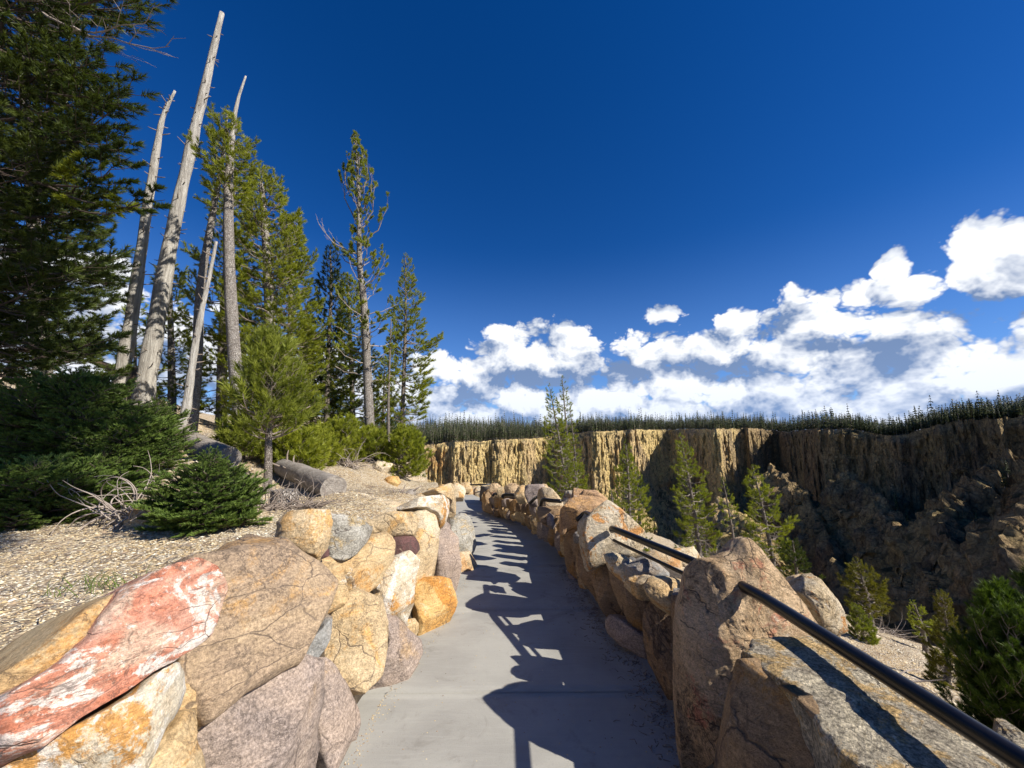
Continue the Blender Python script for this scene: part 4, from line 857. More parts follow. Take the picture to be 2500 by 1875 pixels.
# ------------------------------------------------------------------ conifers
def blades(pos, ax, ln, wd, r_):
    m = len(pos); side = np.cross(ax, r_.normal(size=(m, 3))); side /= np.linalg.norm(side, axis=1)[:, None] + 1e-9
    V = np.stack([pos - side * wd * .5, pos + side * wd * .5, pos + ax * ln[:, None]], 1).reshape(-1, 3)
    return V, np.arange(3 * m).reshape(-1, 3)
STYLE = dict(  # length classes; spacing of side twigs; twig length; needle length, width, count per shoot; first leafy part; rise of the tip
    pine=dict(sub=.070, sl=.42, nl=.068, nw=.0095, nn=62, sh=.13, bare=.25, tip=.34, droop=.10, fork=1.9, open=.8),
    sparse=dict(sub=.12, sl=.45, nl=.055, nw=.0105, nn=70, sh=.09, bare=.42, tip=.85, droop=.02, fork=2.6, open=.95),
    young=dict(sub=.060, sl=.42, nl=.080, nw=.0070, nn=66, sh=.14, bare=.08, tip=.55, droop=.02, fork=1.8, open=.7),
    fir=dict(sub=.035, sl=.48, nl=.024, nw=.0065, nn=44, sh=.07, bare=.08, tip=.16, droop=.06, fork=4.0, open=.75),
    near=dict(sub=.055, sl=.44, nl=.048, nw=.0045, nn=95, sh=.10, bare=.08, tip=.55, droop=.02, fork=2.0, open=.75),
    dead=dict(sub=.10, sl=.40, nl=.0, nw=0, nn=0, sh=.12, bare=.10, tip=.15, droop=.12, fork=2.2, open=.8))
LIB = {}
def bough(style, cls, var):
    key = (style, cls, var)
    if key in LIB: return LIB[key]
    S = STYLE[style]; L_ = {0: .28, 1: .6, 2: 1.1}[cls]; r_ = np.random.RandomState(abs(hash((list(STYLE).index(style), cls, var))) % 99999)
    wood = MB(); n_ = 9; s_ = np.linspace(0, 1, n_)[:, None]
    pth = np.array([1., 0, 0]) * L_ * s_ + np.array([0, 0, 1.]) * L_ * (-S['droop'] * 4 * s_ * (1 - s_) + S['tip'] * s_ ** 2.5 * .6) + np.array([0, 1., 0]) * L_ * r_.uniform(-.18, .18) * s_ ** 2
    pth[1:-1] += r_.normal(size=(n_ - 2, 3)) * .018 * L_
    v, f = tube(pth, np.linspace(.007 + .011 * L_, .0025, n_), 5, cap=False); wood.add(v, f)
    T = np.gradient(pth, axis=0); T /= np.linalg.norm(T, axis=1)[:, None]
    shoots = [(pth[-2], T[-1], S['sh'])]
    ns = max(3, int(L_ * (1 - S['bare']) / S['sub']))
    for j in range(ns):
        t_ = S['bare'] + (1 - S['bare']) * (j + r_.uniform(0, 1)) / ns; x = t_ * (n_ - 1); i = min(int(x), n_ - 2); pp = pth[i] + (pth[i + 1] - pth[i]) * (x - i)
        sd = 1 if j % 2 else -1; l2 = L_ * S['sl'] * (1.12 - t_) ** .8 * r_.uniform(.6, 1.25) + S['sh'] * .5
        up = r_.uniform(-.12, .25) if style != 'fir' else r_.uniform(-.06, .10)
        if style in ('sparse', 'young', 'near'): up += .25
        dd = T[i] * .8 + np.array([0, sd * S['open'] * r_.uniform(.7, 1.1), up]); dd /= np.linalg.norm(dd)
        e2 = pp + dd * l2 + np.array([0, 0, (.16 if style != 'fir' else .03) * l2]); mid = pp + dd * l2 * .55
        v, f = tube([pp, mid, e2], [.0045, .0035, .002], 3, cap=False); wood.add(v, f)
        shoots.append((e2 - dd * S['sh'] * .55, (e2 - mid) / np.linalg.norm(e2 - mid), S['sh']))
        m = int(l2 / S['sh'] * S['fork'] * .5) 
        for q in range(m):
            u = 1 - (q + r_.uniform(.2, 1)) / (m + .6) * (.85 if style != 'sparse' else .55); b = pp + (e2 - pp) * u
            d3 = dd * .75 + np.cross(dd, [0, 0, 1.]) * (1 if q % 2 else -1) * r_.uniform(.4, .9) + np.array([0, 0, r_.uniform(-.1, .45 if style != 'fir' else .12)]); d3 /= np.linalg.norm(d3)
            shoots.append((b, d3, S['sh'] * r_.uniform(.7, 1.1))); v, f = tube([b, b + d3 * S['sh'] * .9], [.003, .0015], 3, cap=False); wood.add(v, f)
    mb = MB(); mb.add(np.concatenate(wood.v), np.concatenate(wood.f), .3, 0)
    if S['nn']:
        P_, A_, T_ = [], [], []
        for (b, d, l) in shoots:
            n = S['nn']; t_ = r_.uniform(0, 1, n) ** .7; rv = r_.normal(size=(n, 3)); 
            if style == 'fir': rv[:, 2] = np.abs(rv[:, 2]) * .7
            rv -= (rv @ d)[:, None] * d; rv /= np.linalg.norm(rv, axis=1)[:, None]
            ax = d * (.35 + .75 * t_[:, None]) + rv * (.9 - .35 * t_[:, None]); ax /= np.linalg.norm(ax, axis=1)[:, None]
            P_.append(b + d * l * t_[:, None]); A_.append(ax); T_.append(np.clip(.25 + .45 * t_ + r_.uniform(-.2, .2, n) + r_.uniform(-.1, .1), 0, 1))
        P_, A_, T_ = map(np.concatenate, (P_, A_, T_)); V, F_ = blades(P_, A_, S['nl'] * r_.uniform(.75, 1.2, len(P_)), S['nw'], r_); mb.add(V, F_, np.repeat(T_, 3), 1)
    o = mb.build('bough', [MATS['twig_wood'], MATS['needle_pine']], smooth=False, center=(0, 0, 0), col=True)
    me = o.data; bpy.data.objects.remove(o); LIB[key] = (me, L_); return LIB[key]
from mathutils import Matrix
def conifer(kind, label, trunk, r0, r1, cat='tree', group=None, bark='pine_bark', needle='needle_pine', c0=.25, c1=1.0, nb=70, blen=lambda f: 1.0, elev=(-.1, .5), seed=0, az_bias=None, dead=0, style='pine', twig='twig_wood', wob=.06, dlen=.5, dens_=1.0, **_):
    r_ = np.random.RandomState(seed); tr = catmull(trunk, 40); seg = np.linalg.norm(np.diff(tr, axis=0), axis=1); H_ = seg.sum(); cum = np.concatenate([[0], np.cumsum(seg)]) / H_
    root = empty(kind, tr[0]); tag(root, label, cat, group)
    f_ = np.linspace(0, 1, 40); rad = r0 * (1 - f_) ** .8 + r1; rad[0] *= 1.25; rad[1] *= 1.08
    v, f = tube(tr, rad, 14 if r0 > .05 else 7, wob=wob * 2, seed=seed); mesh('trunk', v, f, MATS[bark], center=v.mean(0), parent=root)
    at = lambda q: np.array([np.interp(q, cum, tr[:, i]) for i in range(3)]); az = r_.uniform(0, 6.28)
    nb = int(nb * {'pine': 1.2, 'sparse': 1.0, 'young': 1.4, 'fir': 1.2, 'near': 1.3}[style] * dens_)
    for k in range(nb + dead):
        isd = k >= nb
        q = (c0 + (c1 - c0) * ((k + r_.uniform(0, 1)) / nb)) if not isd else r_.uniform(.10, c0 + .30)
        q = min(q, .992); qq = max((q - c0) / max(c1 - c0, .01), 0)
        az += 2.4 + r_.uniform(-.5, .5); L_ = blen(qq) * r_.uniform(.65, 1.2)
        if isd: L_ *= dlen * r_.uniform(.6, 1.4)
        if az_bias is not None: L_ *= 1 + az_bias[1] * math.cos(az - az_bias[0])
        L_ = max(L_, .10)
        e = elev[0] + (elev[1] - elev[0]) * qq + r_.uniform(-.2, .2)
        if q > .985: e = 1.2
        cls = 0 if L_ < .42 else (1 if L_ < .85 else 2)
        me, lp = bough('dead' if isd else style, cls, r_.randint(3)); s_ = L_ / lp
        R = Matrix.Rotation(az, 3, 'Z') @ Matrix.Rotation(-e, 3, 'Y') @ Matrix.Rotation(r_.uniform(-.25, .25), 3, 'X')
        o = bpy.data.objects.new('dead_branch' if isd else 'bough', me); C.objects.link(o); o.parent = root
        p0 = at(q) - tr[0]; o.location = tuple(p0); o.rotation_euler = R.to_euler(); o.scale = (s_, s_ * (1 if r_.rand() < .5 else -1), s_)
        o.material_slots[1].link = 'OBJECT'; o.material_slots[1].material = MATS[needle]
        if not isd and needle in ('needle_dark', 'needle_fir'): o.material_slots[0].link = 'OBJECT'; o.material_slots[0].material = MATS['dark_twig']
        if isd or (twig != 'twig_wood' and needle != 'needle_dark'): o.material_slots[0].link = 'OBJECT'; o.material_slots[0].material = MATS['bare_twig']
    return root
def limb(label, style, a, b, needle='needle_pine', var=0, roll=0.):
    root = [o for o in C.objects if o.get('label', '').startswith(label)][0]; base_ = np.array(WL[root.name]); a, b = np.array(a), np.array(b); d = b - a; L_ = np.linalg.norm(d); x = d / L_
    z = np.array([0, 0, 1.]) - x * x[2]; z /= np.linalg.norm(z); y = np.cross(z, x); me, lp = bough(style, 2, var)
    R = Matrix([[x[0], y[0], z[0]], [x[1], y[1], z[1]], [x[2], y[2], z[2]]]) @ Matrix.Rotation(roll, 3, 'X')
    o = bpy.data.objects.new('dead_branch' if style == 'dead' else 'bough', me); C.objects.link(o); o.parent = root; o.location = tuple(a - base_); o.rotation_euler = R.to_euler(); s_ = L_ / lp; o.scale = (s_, min(s_, 1.1), min(s_, 1.1))
    o.material_slots[1].link = 'OBJECT'; o.material_slots[1].material = MATS[needle]
    if style == 'dead' or label.startswith('huge'): o.material_slots[0].link = 'OBJECT'; o.material_slots[0].material = MATS['bare_twig' if style == 'dead' else 'dark_twig']
NT_ = [0]
def base(px, py, Y, dz=0):
    q = P(px, py, Y); q[2] = gz(q[0], q[1]) - .03 + dz; return q
def line(pxs, Y, ground=True):
    """trunk through picture points at one distance, rooted on the ground"""
    pts = [P(a, b, Y + (c[0] if c else 0)) for a, b, *c in pxs]
    if ground:
        g_ = gz(pts[0][0], pts[0][1]) - .05
        if pts[0][2] > g_ + .05: pts.insert(0, np.array([pts[0][0], pts[0][1] , g_]))
        else: pts[0][2] = g_
    return pts
def snag(label, pxs, Y, r0, r1, seed, nst=26, cat='dead tree', mat='snag_wood'):
    tr = catmull(line(pxs, Y), 60); root = empty('dead_tree', tr[0]); tag(root, label, cat); f_ = np.linspace(0, 1, 60)
    rad = r0 + (r1 - r0) * f_ ** .85; rad[:9] *= np.linspace(1.7, 1.0, 9) ; rad *= 1 + .05 * np.sin(np.arange(60) * .9 + seed)
    v, f = tube(tr, rad, 22, wob=.26, seed=seed); mesh('trunk', v, f, MATS[mat], center=v.mean(0), parent=root)
    r_ = np.random.RandomState(seed); mb = MB()
    for _ in range(nst):
        k = r_.randint(6, 57); a = r_.uniform(0, 6.28); L_ = r_.uniform(.05, .26) * r_.uniform(.4, 1) + rad[k]
        d = np.array([math.cos(a), math.sin(a), r_.uniform(-.2, .5)]); v, f = tube([tr[k], tr[k] + d * L_ * .8, tr[k] + d * L_ + [0, 0, .01]], [.013, .010, .004], 5); mb.add(v, f)
    tag(mb.build('branch_stubs', MATS['twig_wood'], parent=root), kind='stuff'); return root
# bleached snags
snag('tall bare bleached snag, the thickest and highest, leaning right', [(345,1010),(372,850),(415,600),(462,380),(505,190),(542,32)], 8.4, .245, .055, 3, 90)
snag('slim bare grey snag left of the thick bleached one, curved at its tip', [(280,1000),(318,800),(352,560),(385,350),(400,280),(427,222)], 7.9, .17, .022, 5, 55)
snag('smooth grey dead trunk with a swept base between the snag and the scaly pine', [(425,1062),(452,1010),(468,900),(488,780),(510,680),(528,590)], 6.6, .085, .022, 8, 22)
# scaly barked living trunks in front of the big crowns
def crown(mx, top=.25, low=.8, pk=.35): return lambda f: .88 * mx * (np.interp(f, [0, pk, 1], [low, 1, top]))
conifer('pine_tree', 'scaly barked pine left of the nearest straight trunk with a ragged thin top', line([(470,1010),(482,860),(490,700),(520,520),(543,390),(556,270)], 7.3), .105, .012, c0=.76, nb=16, blen=crown(.6,.25,.8,.2), seed=21, tn=10, dead=6, bare=.35)
conifer('pine_tree', 'straight scaly barked pine whose top is a bare bleached spike', line([(592,1045),(572,860),(560,650),(558,480),(562,380),(566,330)], 6.9), .085, .045, c0=.74, nb=30, blen=crown(.62,.6,.7,.5), seed=22, dead=5, bare=.35, tip=.3)
v = line([(566,345),(570,300),(582,240),(600,186)], 6.9, False); tt_ = catmull(v, 20); vv, ff = tube(tt_, np.linspace(.052, .016, 20), 12, wob=.12, seed=4)
_t = [o for o in C.objects if o.get('label', '').startswith('straight scaly')][0]; mesh('bleached_top', vv, ff, MATS['snag_wood'], center=vv.mean(0), parent=_t)
# the dark tree on the left edge
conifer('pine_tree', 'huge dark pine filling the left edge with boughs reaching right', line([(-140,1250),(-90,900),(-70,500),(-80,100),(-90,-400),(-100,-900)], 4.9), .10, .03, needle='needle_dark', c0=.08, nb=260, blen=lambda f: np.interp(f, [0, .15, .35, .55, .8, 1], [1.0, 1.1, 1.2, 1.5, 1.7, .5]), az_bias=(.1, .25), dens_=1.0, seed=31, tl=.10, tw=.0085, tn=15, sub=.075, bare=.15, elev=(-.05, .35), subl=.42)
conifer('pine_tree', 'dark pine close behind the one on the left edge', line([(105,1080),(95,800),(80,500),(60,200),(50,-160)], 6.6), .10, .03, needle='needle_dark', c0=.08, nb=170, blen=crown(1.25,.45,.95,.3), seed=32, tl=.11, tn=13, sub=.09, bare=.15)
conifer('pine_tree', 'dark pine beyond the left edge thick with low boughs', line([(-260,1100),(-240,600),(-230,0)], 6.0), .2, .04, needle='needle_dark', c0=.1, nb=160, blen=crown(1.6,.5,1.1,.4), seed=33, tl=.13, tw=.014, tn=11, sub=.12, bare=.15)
sb = P(0, 0, 1); sb = np.array([3.2, -1.0, gz(3.2, -1.0)])
conifer('pine_tree', 'tall pine beside the parapet behind the camera, bare trunked and heavy crowned', [sb, sb + [.0, .1, 6], sb + [.1, .1, 15]], .13, .03, c0=.53, nb=130, blen=crown(2.5,.5,.8,.4), seed=34)
# long bough with upturned tips over the snag
# dense group behind the scaly trunks
conifer('pine_tree', 'broad dense green pine right of the bleached spike', line([(668,1080),(660,800),(650,600),(640,470),(636,440)], 8.2), .13, .02, c0=.10, nb=120, blen=lambda f: np.interp(f, [0,.3,.7,.9,1], [.9,1.05,.85,.6,.25]), seed=41, tn=11, tl=.12, tw=.012, sub=.085, dead=10)
conifer('pine_tree', 'green pine filling the gap behind the scaly trunks', line([(540,1020),(545,800),(560,560),(575,440)], 9.4), .13, .02, c0=.08, nb=80, blen=crown(1.0,.4,.9,.4), seed=42, tn=10, tl=.13, tw=.014, sub=.10, dead=6)
conifer('pine_tree', 'green pine showing between the thick snag and the grey trunk', line([(420,1010),(418,850),(415,700),(420,640)], 10.5), .10, .02, c0=.05, nb=70, blen=crown(.8,.35,.9,.3), seed=43, tn=10, tl=.13, tw=.014, sub=.11)
conifer('pine_tree', 'thin pine with grey bare twigs behind the broad dense one', line([(705,1080),(708,800),(712,620),(713,545)], 9.6), .08, .012, c0=.15, nb=90, blen=crown(.85,.25,.9,.35), seed=44, tn=9, tl=.12, tw=.011, sub=.10, dead=14, twig='bare_twig')
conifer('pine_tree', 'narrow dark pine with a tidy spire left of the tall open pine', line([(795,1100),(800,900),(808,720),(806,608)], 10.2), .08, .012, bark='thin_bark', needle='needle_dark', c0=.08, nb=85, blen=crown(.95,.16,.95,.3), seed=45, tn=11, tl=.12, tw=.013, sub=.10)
conifer('pine_tree', 'tall open pine with a crooked bare upper trunk and sparse tufts', line([(908,1128),(900,980),(890,760),(878,640),(876,480),(868,338)], 9.4), .135, .012, c0=.24, nb=58, blen=lambda f: np.interp(f, [0,.15,.35,.5,.7,.9,1], [.9,.95,.8,.55,.45,.40,.30]), seed=46, style='sparse', tn=10, tl=.095, tw=.010, sub=.13, bare=.45, elev=(.0,1.0), subl=.33, dead=8, twig='bare_twig', bark='pine_bark', spread=.9)
conifer('pine_tree', 'leafy pine standing just behind the tall open one', line([(862,1115),(858,900),(852,760),(850,690)], 11.0), .09, .015, c0=.05, nb=95, blen=crown(1.05,.25,1.0,.3), seed=47, tn=10, tl=.13, tw=.014, sub=.10)
conifer('dead_pine', 'slim pale leafless trunk between the tall open pine and the right hand spire', line([(950,1125),(948,1000),(952,860),(955,780)], 9.6), .045, .008, bark='thin_bark', c0=.35, nb=5, blen=lambda f: .3, seed=48, dead=18, twig='bare_twig', cat='dead tree')
conifer('pine_tree', 'green spire at the right end of the group, its foliage blown to the right', line([(978,1125),(985,950),(990,780),(990,630)], 10.4), .08, .010, bark='thin_bark', c0=.22, nb=75, blen=crown(.85,.14,.75,.35), seed=49, tn=11, tl=.12, tw=.012, sub=.10, az_bias=(0., .35), dead=10)
conifer('pine_tree', 'small dense pine low behind the broad dense one', line([(760,1110),(762,950),(765,820)], 11.5), .07, .012, c0=.03, nb=80, blen=crown(1.1,.3,1.0,.3), seed=50, tn=10, tl=.14, tw=.016, sub=.11)
conifer('pine_tree', 'bushy pine at the back edge beneath the right spire', line([(935,1120),(936,1000),(940,900)], 12.5), .07, .012, c0=.02, nb=60, blen=crown(.8,.25,1.0,.3), seed=51, tn=10, tl=.14, tw=.016, sub=.11, needle='needle_dark')
conifer('pine_tree', 'pale pine top showing between the two bleached snags', line([(330,990),(330,860),(332,720)], 11.5), .06, .012, c0=.1, nb=36, blen=crown(.7,.3,.9,.3), seed=52, tn=9, tl=.13, tw=.015, sub=.12)
# young trees in front
conifer('young_pine', 'young bright green pine with a thin bare stem at the end of the wall', line([(650,1240),(655,1100),(658,950),(652,825)], 4.7), .045, .008, bark='thin_bark', needle='needle_young', c0=.34, nb=52, blen=lambda f: np.interp(f, [0,.12,.4,.8,1], [.36,.46,.43,.26,.10]), seed=61, style='young', tn=15, tl=.085, tw=.0065, sub=.055, bare=.12, elev=(.1,.9), subl=.36, tip=.6)
def fir(label, px, py, Y, h, rad, seed, nb=90, needle='needle_fir', lean=0, cat='shrub', kind='fir_shrub', spreadz=.8):
    b = base(px, py, Y); r_ = np.random.RandomState(seed)
    return conifer(kind, label, [b, b + [lean * .5, 0, h * .5], b + [lean, 0, h]], .02 + rad * .012, .005, cat=cat, bark='thin_bark', needle=needle, c0=.02, nb=nb, blen=lambda f: rad * np.interp(f, [0, .25, .6, 1], [1., 1.0, .72, .10]),
                   elev=(.02, .5), sub=.05, tl=.042, tw=.0065, tn=14, bare=.12, seed=seed, style='fir')
fir('rounded green fir shrub in front of the stump', 500, 1275, 2.95, .48, .32, 71, 120)
fir('large fir shrub with a pale stem on the slope at the left', 165, 1130, 3.9, 1.0, .66, 72, 190)
fir('low fir shrub at the bottom of the left clump above the gravel', 60, 1270, 3.0, .40, .48, 73, 110)
fir('fir shrub lit on its right side, right of the large one', 310, 1120, 3.9, .50, .46, 74, 100)
fir('dark fir shrub at the left edge of the picture', -60, 1140, 3.7, .85, .6, 75, 110)
fir('small dark fir shrub between the snags', 380, 1030, 5.6, .75, .40, 76, 60)
fir('low fir shrub under the green gap pine', 235, 1180, 3.5, .36, .36, 77, 70)
def bush(label, px, py, Y, h, rad, seed, nb=60, needle='needle_pine'):
    b = base(px, py, Y)
    return conifer('pine_shrub', label, [b, b + [0, 0, h * .5], b + [.03, 0, h]], .025, .006, cat='shrub', bark='thin_bark', needle=needle, c0=.03, nb=nb, blen=lambda f: rad * np.interp(f, [0, .3, .7, 1], [1, 1, .75, .3]), elev=(.1, .9), sub=.08, tl=.10, tw=.010, tn=12, bare=.1, seed=seed, subl=.4)
bush('low yellowish pine shrub at the foot of the tall open pine', 830, 1150, 8.6, .75, .62, 81)
bush('rounded pine shrub beside the rim under the right spire', 985, 1165, 8.9, .95, .55, 82, 75)
bush('small pine shrub behind the log', 770, 1130, 7.4, .45, .5, 83, 45)
bush('pine shrub low at the left of the pine spire cluster', 900, 1150, 9.0, .55, .45, 84, 45)
bush('pine shrub at the right foot of the young bright pine', 720, 1130, 6.2, .5, .45, 85, 50)
bush('pine shrub crouching under the straight scaly pine', 600, 1100, 6.0, .5, .4, 86, 50, 'needle_young')
for k, (st_, x0, y0, x1, y1, nd) in enumerate([('dead',90,20,398,122,0),('pine',60,-20,385,18,0),('dead',120,60,380,70,0),('pine',60,200,318,262,0),('pine',70,290,290,385,0),('sparse',60,420,352,592,0),('pine',60,330,300,300,0),('pine',50,640,268,668,1),('pine',60,830,285,872,1),('pine',40,120,250,190,0),('sparse',80,440,300,500,0)]):
    for j_ in range(2 if st_ != 'dead' else 1):
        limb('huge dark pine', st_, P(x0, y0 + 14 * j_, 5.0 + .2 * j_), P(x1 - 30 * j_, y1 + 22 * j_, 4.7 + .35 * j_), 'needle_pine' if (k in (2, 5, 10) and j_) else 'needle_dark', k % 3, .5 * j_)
for k, (st_, x0, y0, x1, y1) in enumerate([('dead',874,620,768,545),('sparse',878,545,798,440),('sparse',876,500,806,412),('sparse',880,590,978,545),('sparse',880,520,940,430),('sparse',878,470,925,400),('sparse',872,430,830,380),('sparse',885,650,800,640),('sparse',888,700,960,650),('sparse',878,560,955,480)]):
    limb('tall open pine', st_, P(x0, y0, 9.4), P(x1, y1, 9.4 + (.3 if k % 2 else -.3)), 'needle_pine', k % 3)
# ---- trees on the canyon side
def cpine(label, px, ytop, ybase, Y, rad, seed, r0=.07, lean=0, **kw):
    a = dict(needle='needle_pine', c0=.28, nb=70, blen=crown(rad * .85, .18, .8, .35), seed=seed, tn=9, tl=.17, tw=.020, sub=.15, bark='thin_bark', dead=14, twig='bare_twig', bare=.25, dens_=.62); a.update(kw)
    p1 = P(px, ytop, Y); p0 = P(px + lean, ybase, Y); z0 = gz(p0[0], p0[1]); d = (p1 - p0) / (p1[2] - p0[2]); 
    if z0 < p0[2]: p0 = p0 + d * (z0 - .1 - p0[2]) if p0[2] - z0 < 3 else p0 + d * (-3)
    p0[2] = gz(p0[0], p0[1]) - .1
    return conifer('pine_tree', label, [p0, (p0 + p1) / 2 + [.06, 0, 0], p1], r0, .012, **a)
cpine('left of the two tall pines rising above the rim by the parapet', 1342, 945, 1195, 17, .95, 101, lean=40, c0=.15, nb=90, az_bias=(math.pi, .25))
cpine('taller sparse pine of the pair by the parapet', 1372, 920, 1200, 18.5, .85, 102, lean=18, c0=.30, nb=60, needle='needle_pine', bare=.35, tn=7)
cpine('thin half bare pine right of the tall pair', 1392, 1000, 1190, 18, .5, 103, r0=.045, lean=16, c0=.2, nb=30, dead=26, tn=7)
cpine('low leafy pine at the foot of the tall pair', 1400, 1120, 1210, 17, 1.0, 104, lean=6, c0=.1, nb=60, dead=20)
cpine('full green pine left of the tall grey stemmed one above the pale stone', 1528, 1085, 1340, 14, .85, 105, lean=8, c0=.05, nb=95, needle='needle_pine')
cpine('pine with a twin stem above the broad brown stone', 1548, 1130, 1330, 15.5, .7, 106, lean=14, c0=.1, nb=55, dead=12)
cpine('small bright pine right above the broad brown stone', 1492, 1195, 1260, 12.5, .42, 107, lean=2, c0=.02, nb=55, needle='needle_young')
cpine('tall grey stemmed pine with open crown in the middle of the canyon edge', 1662, 1068, 1370, 15, 1.0, 108, lean=48, c0=.22, nb=75, r0=.085, bare=.35)
cpine('dark pine crouched behind the grey stemmed one', 1690, 1215, 1370, 16.5, 1.0, 109, lean=10, c0=.1, nb=60, dead=16)
cpine('very slim pine with a small tuft of foliage at its top', 1765, 1172, 1345, 13.5, .42, 110, r0=.045, lean=26, c0=.55, nb=26, dead=18)
cpine('leaning pine behind the tall pointed stone', 1838, 1140, 1400, 14, 1.0, 111, lean=52, c0=.22, nb=75, r0=.08, bare=.35)
cpine('dark green pine low to the right of the leaning one', 1935, 1320, 1420, 13, .8, 112, lean=6, c0=.05, nb=60, needle='needle_dark')
cpine('small yellowish pine on the shoulder with a crooked stem', 2092, 1372, 1545, 11, .60, 113, lean=38, c0=.30, nb=60, needle='needle_yellow', tl=.14, tw=.015, tn=10, r0=.07)
cpine('little bright green pine just right of the rock outcrop', 2090, 1490, 1590, 7.5, .30, 114, lean=16, c0=.03, nb=60, needle='needle_young', style='near', dead=0, r0=.02, dens_=1)
cpine('half bare sapling with a dark bent stem on the pale slope', 2232, 1475, 1605, 9.5, .34, 115, lean=30, c0=.4, nb=26, tl=.11, tw=.012, dead=14, r0=.05, needle='needle_pine')
cpine('yellow green pine at the right edge behind the nearest bushy one', 2300, 1462, 1700, 5.8, .30, 116, lean=10, c0=.05, nb=85, needle='needle_yellow', style='near', dead=0, r0=.03, dens_=1)
p0 = P(2560, 1875, 3.3); p0[2] = gz(p0[0], p0[1])
conifer('pine_tree', 'nearest bushy green pine in the lower right corner beyond the handrail', [p0, P(2515, 1700, 3.4), P(2505, 1535, 3.5)], .05, .01, needle='needle_right', bark='thin_bark', c0=.08, nb=150, blen=lambda f: np.interp(f, [0, .5, .85, 1], [.46, .46, .34, .12]), seed=120, style='near', tl=.085, tw=.0055, tn=22, sub=.050, bare=.1, elev=(.1, .9), subl=.40, tip=.6)
p0 = P(2700, 1800, 3.4); p0[2] = gz(p0[0], p0[1])
conifer('pine_tree', 'second bushy pine cut by the right border beyond the handrail', [p0, P(2640, 1650, 3.5), P(2620, 1400, 3.6)], .05, .01, needle='needle_right', bark='thin_bark', c0=.08, nb=110, blen=lambda f: np.interp(f, [0, .5, .85, 1], [.5, .46, .3, .1]), seed=121, style='near', tl=.09, tw=.007, tn=16, sub=.06, bare=.1, elev=(.1, .9), subl=.40, tip=.6)

# ------------------------------------------------------------------ far forest
def far_tree(seed, h=10., r=1.5, n=15, m_=6):
    r_ = np.random.RandomState(seed); mb = MB(); v, f = tube([(0, 0, -1), (0, 0, h * .95)], [.14, .04], 3, cap=False); mb.add(v, f, .5, 1)
    V, F_, T_ = [], [], []
    for k in range(n):
        q = (k / n) ** .9; z = h * (.16 + .84 * q); R = r * (1 - q) ** .8 * r_.uniform(.6, 1.2) + .12
        for j in range(m_):
            a = r_.uniform(0, 6.28); d = np.array([math.cos(a), math.sin(a), 0]); s_ = np.array([-d[1], d[0], 0]); t_ = r_.uniform(.6, 1.1) * R
            b = len(V); V += [np.array([0, 0, z + .35]) , d * t_ * .6 + s_ * t_ * .38 + [0, 0, z], d * t_ + [0, 0, z - .25 + r_.uniform(-.2, .2)], d * t_ * .6 - s_ * t_ * .38 + [0, 0, z]]
            F_ += [(b, b + 1, b + 2), (b, b + 2, b + 3)]; T_ += [r_.uniform(.1, .9)] * 4
    mb.add(np.array(V), np.array(F_), np.array(T_)); return mb
FM = []
for k in range(7):
    mb = far_tree(200 + k, h=1.0 * 10, r=[1.6, 2.0, 1.4, 2.2, 1.8, 1.3, 2.0][k]); FM.append((np.concatenate(mb.v), np.concatenate(mb.f), np.concatenate(mb.c), np.concatenate(mb.m)))
FB = []
for k in range(7):
    mb = far_tree(300 + k, h=10., r=[2.0, 2.5, 1.8, 2.7, 2.1, 1.7, 2.4][k], n=9, m_=4); FB.append((np.concatenate(mb.v), np.concatenate(mb.f), np.concatenate(mb.c), np.concatenate(mb.m)))
protos = []
r_ = np.random.RandomState(5); pts = []
for row in range(38):
    na = int(330)
    a = np.interp((np.arange(na) + r_.uniform(-.6, .6, na)) / na, [0, 1], [-.36, 1.02]); e = row * 2.6 + r_.uniform(-.8, 1.2, na) + .6
    keep = r_.rand(na) < np.interp(row, [0, 2, 46], [.55, .85, .9]) * (1 if row < 14 else .8)
    a, e = a[keep], e[keep]; r0 = rimR(a)
    # trees stand back from the very edge where the rim juts
    r1 = r0 + e + 2; z = plateau_z(a, r1) - .6
    den = fbm(np.stack([r1 * np.sin(a) / 30, r1 * np.cos(a) / 30, 0 * a], -1), 3)
    ok = (den > -.42) & ((a < .62) | (row < 30))
    for x in zip(a[ok], r1[ok], z[ok], e[ok]): pts.append(x)
pts = np.array(pts)
px_x = pts[:, 1] * np.sin(pts[:, 0]); px_y = pts[:, 1] * np.cos(pts[:, 0])
# show largest: the front rows where the rim is nearest
score = pts[:, 1] + pts[:, 3] * 3; order = np.argsort(score)
first, rest = order[:290], order[290:]
def yaw(V, a, s_, sz): 
    c_, s2 = math.cos(a), math.sin(a); return np.stack([(V[:, 0] * c_ - V[:, 1] * s2) * s_, (V[:, 0] * s2 + V[:, 1] * c_) * s_, V[:, 2] * sz], -1)
for n_, k in enumerate(first):
    vi = r_.randint(7); s_ = r_.uniform(.5, 1.05)
    if len(protos) <= vi or True:
        pass
    V, F_, T_, M_ = FM[vi]
    if ('far%d' % vi) not in MATS:
        o = mesh('rim_pine', V, F_, [MATS['needle_far'], MATS['bare_twig']], smooth=False, mat_idx=M_, col=T_); MATS['far%d' % vi] = o.data
    else: o = bpy.data.objects.new('rim_pine', MATS['far%d' % vi]); C.objects.link(o)
    o.location = (px_x[k], px_y[k], pts[k, 2]); o.rotation_euler = (0, 0, r_.uniform(0, 6.28)); o.scale = (s_, s_, s_ * r_.uniform(.85, 1.2) * .9)
    tag(o, 'small dark conifer in the front rows along the far canyon rim', 'tree', 'conifers along the far canyon rim')
HF = fbm(np.stack([px_x / 9, px_y / 9, 0 * px_x], -1), 3)
mb = MB()
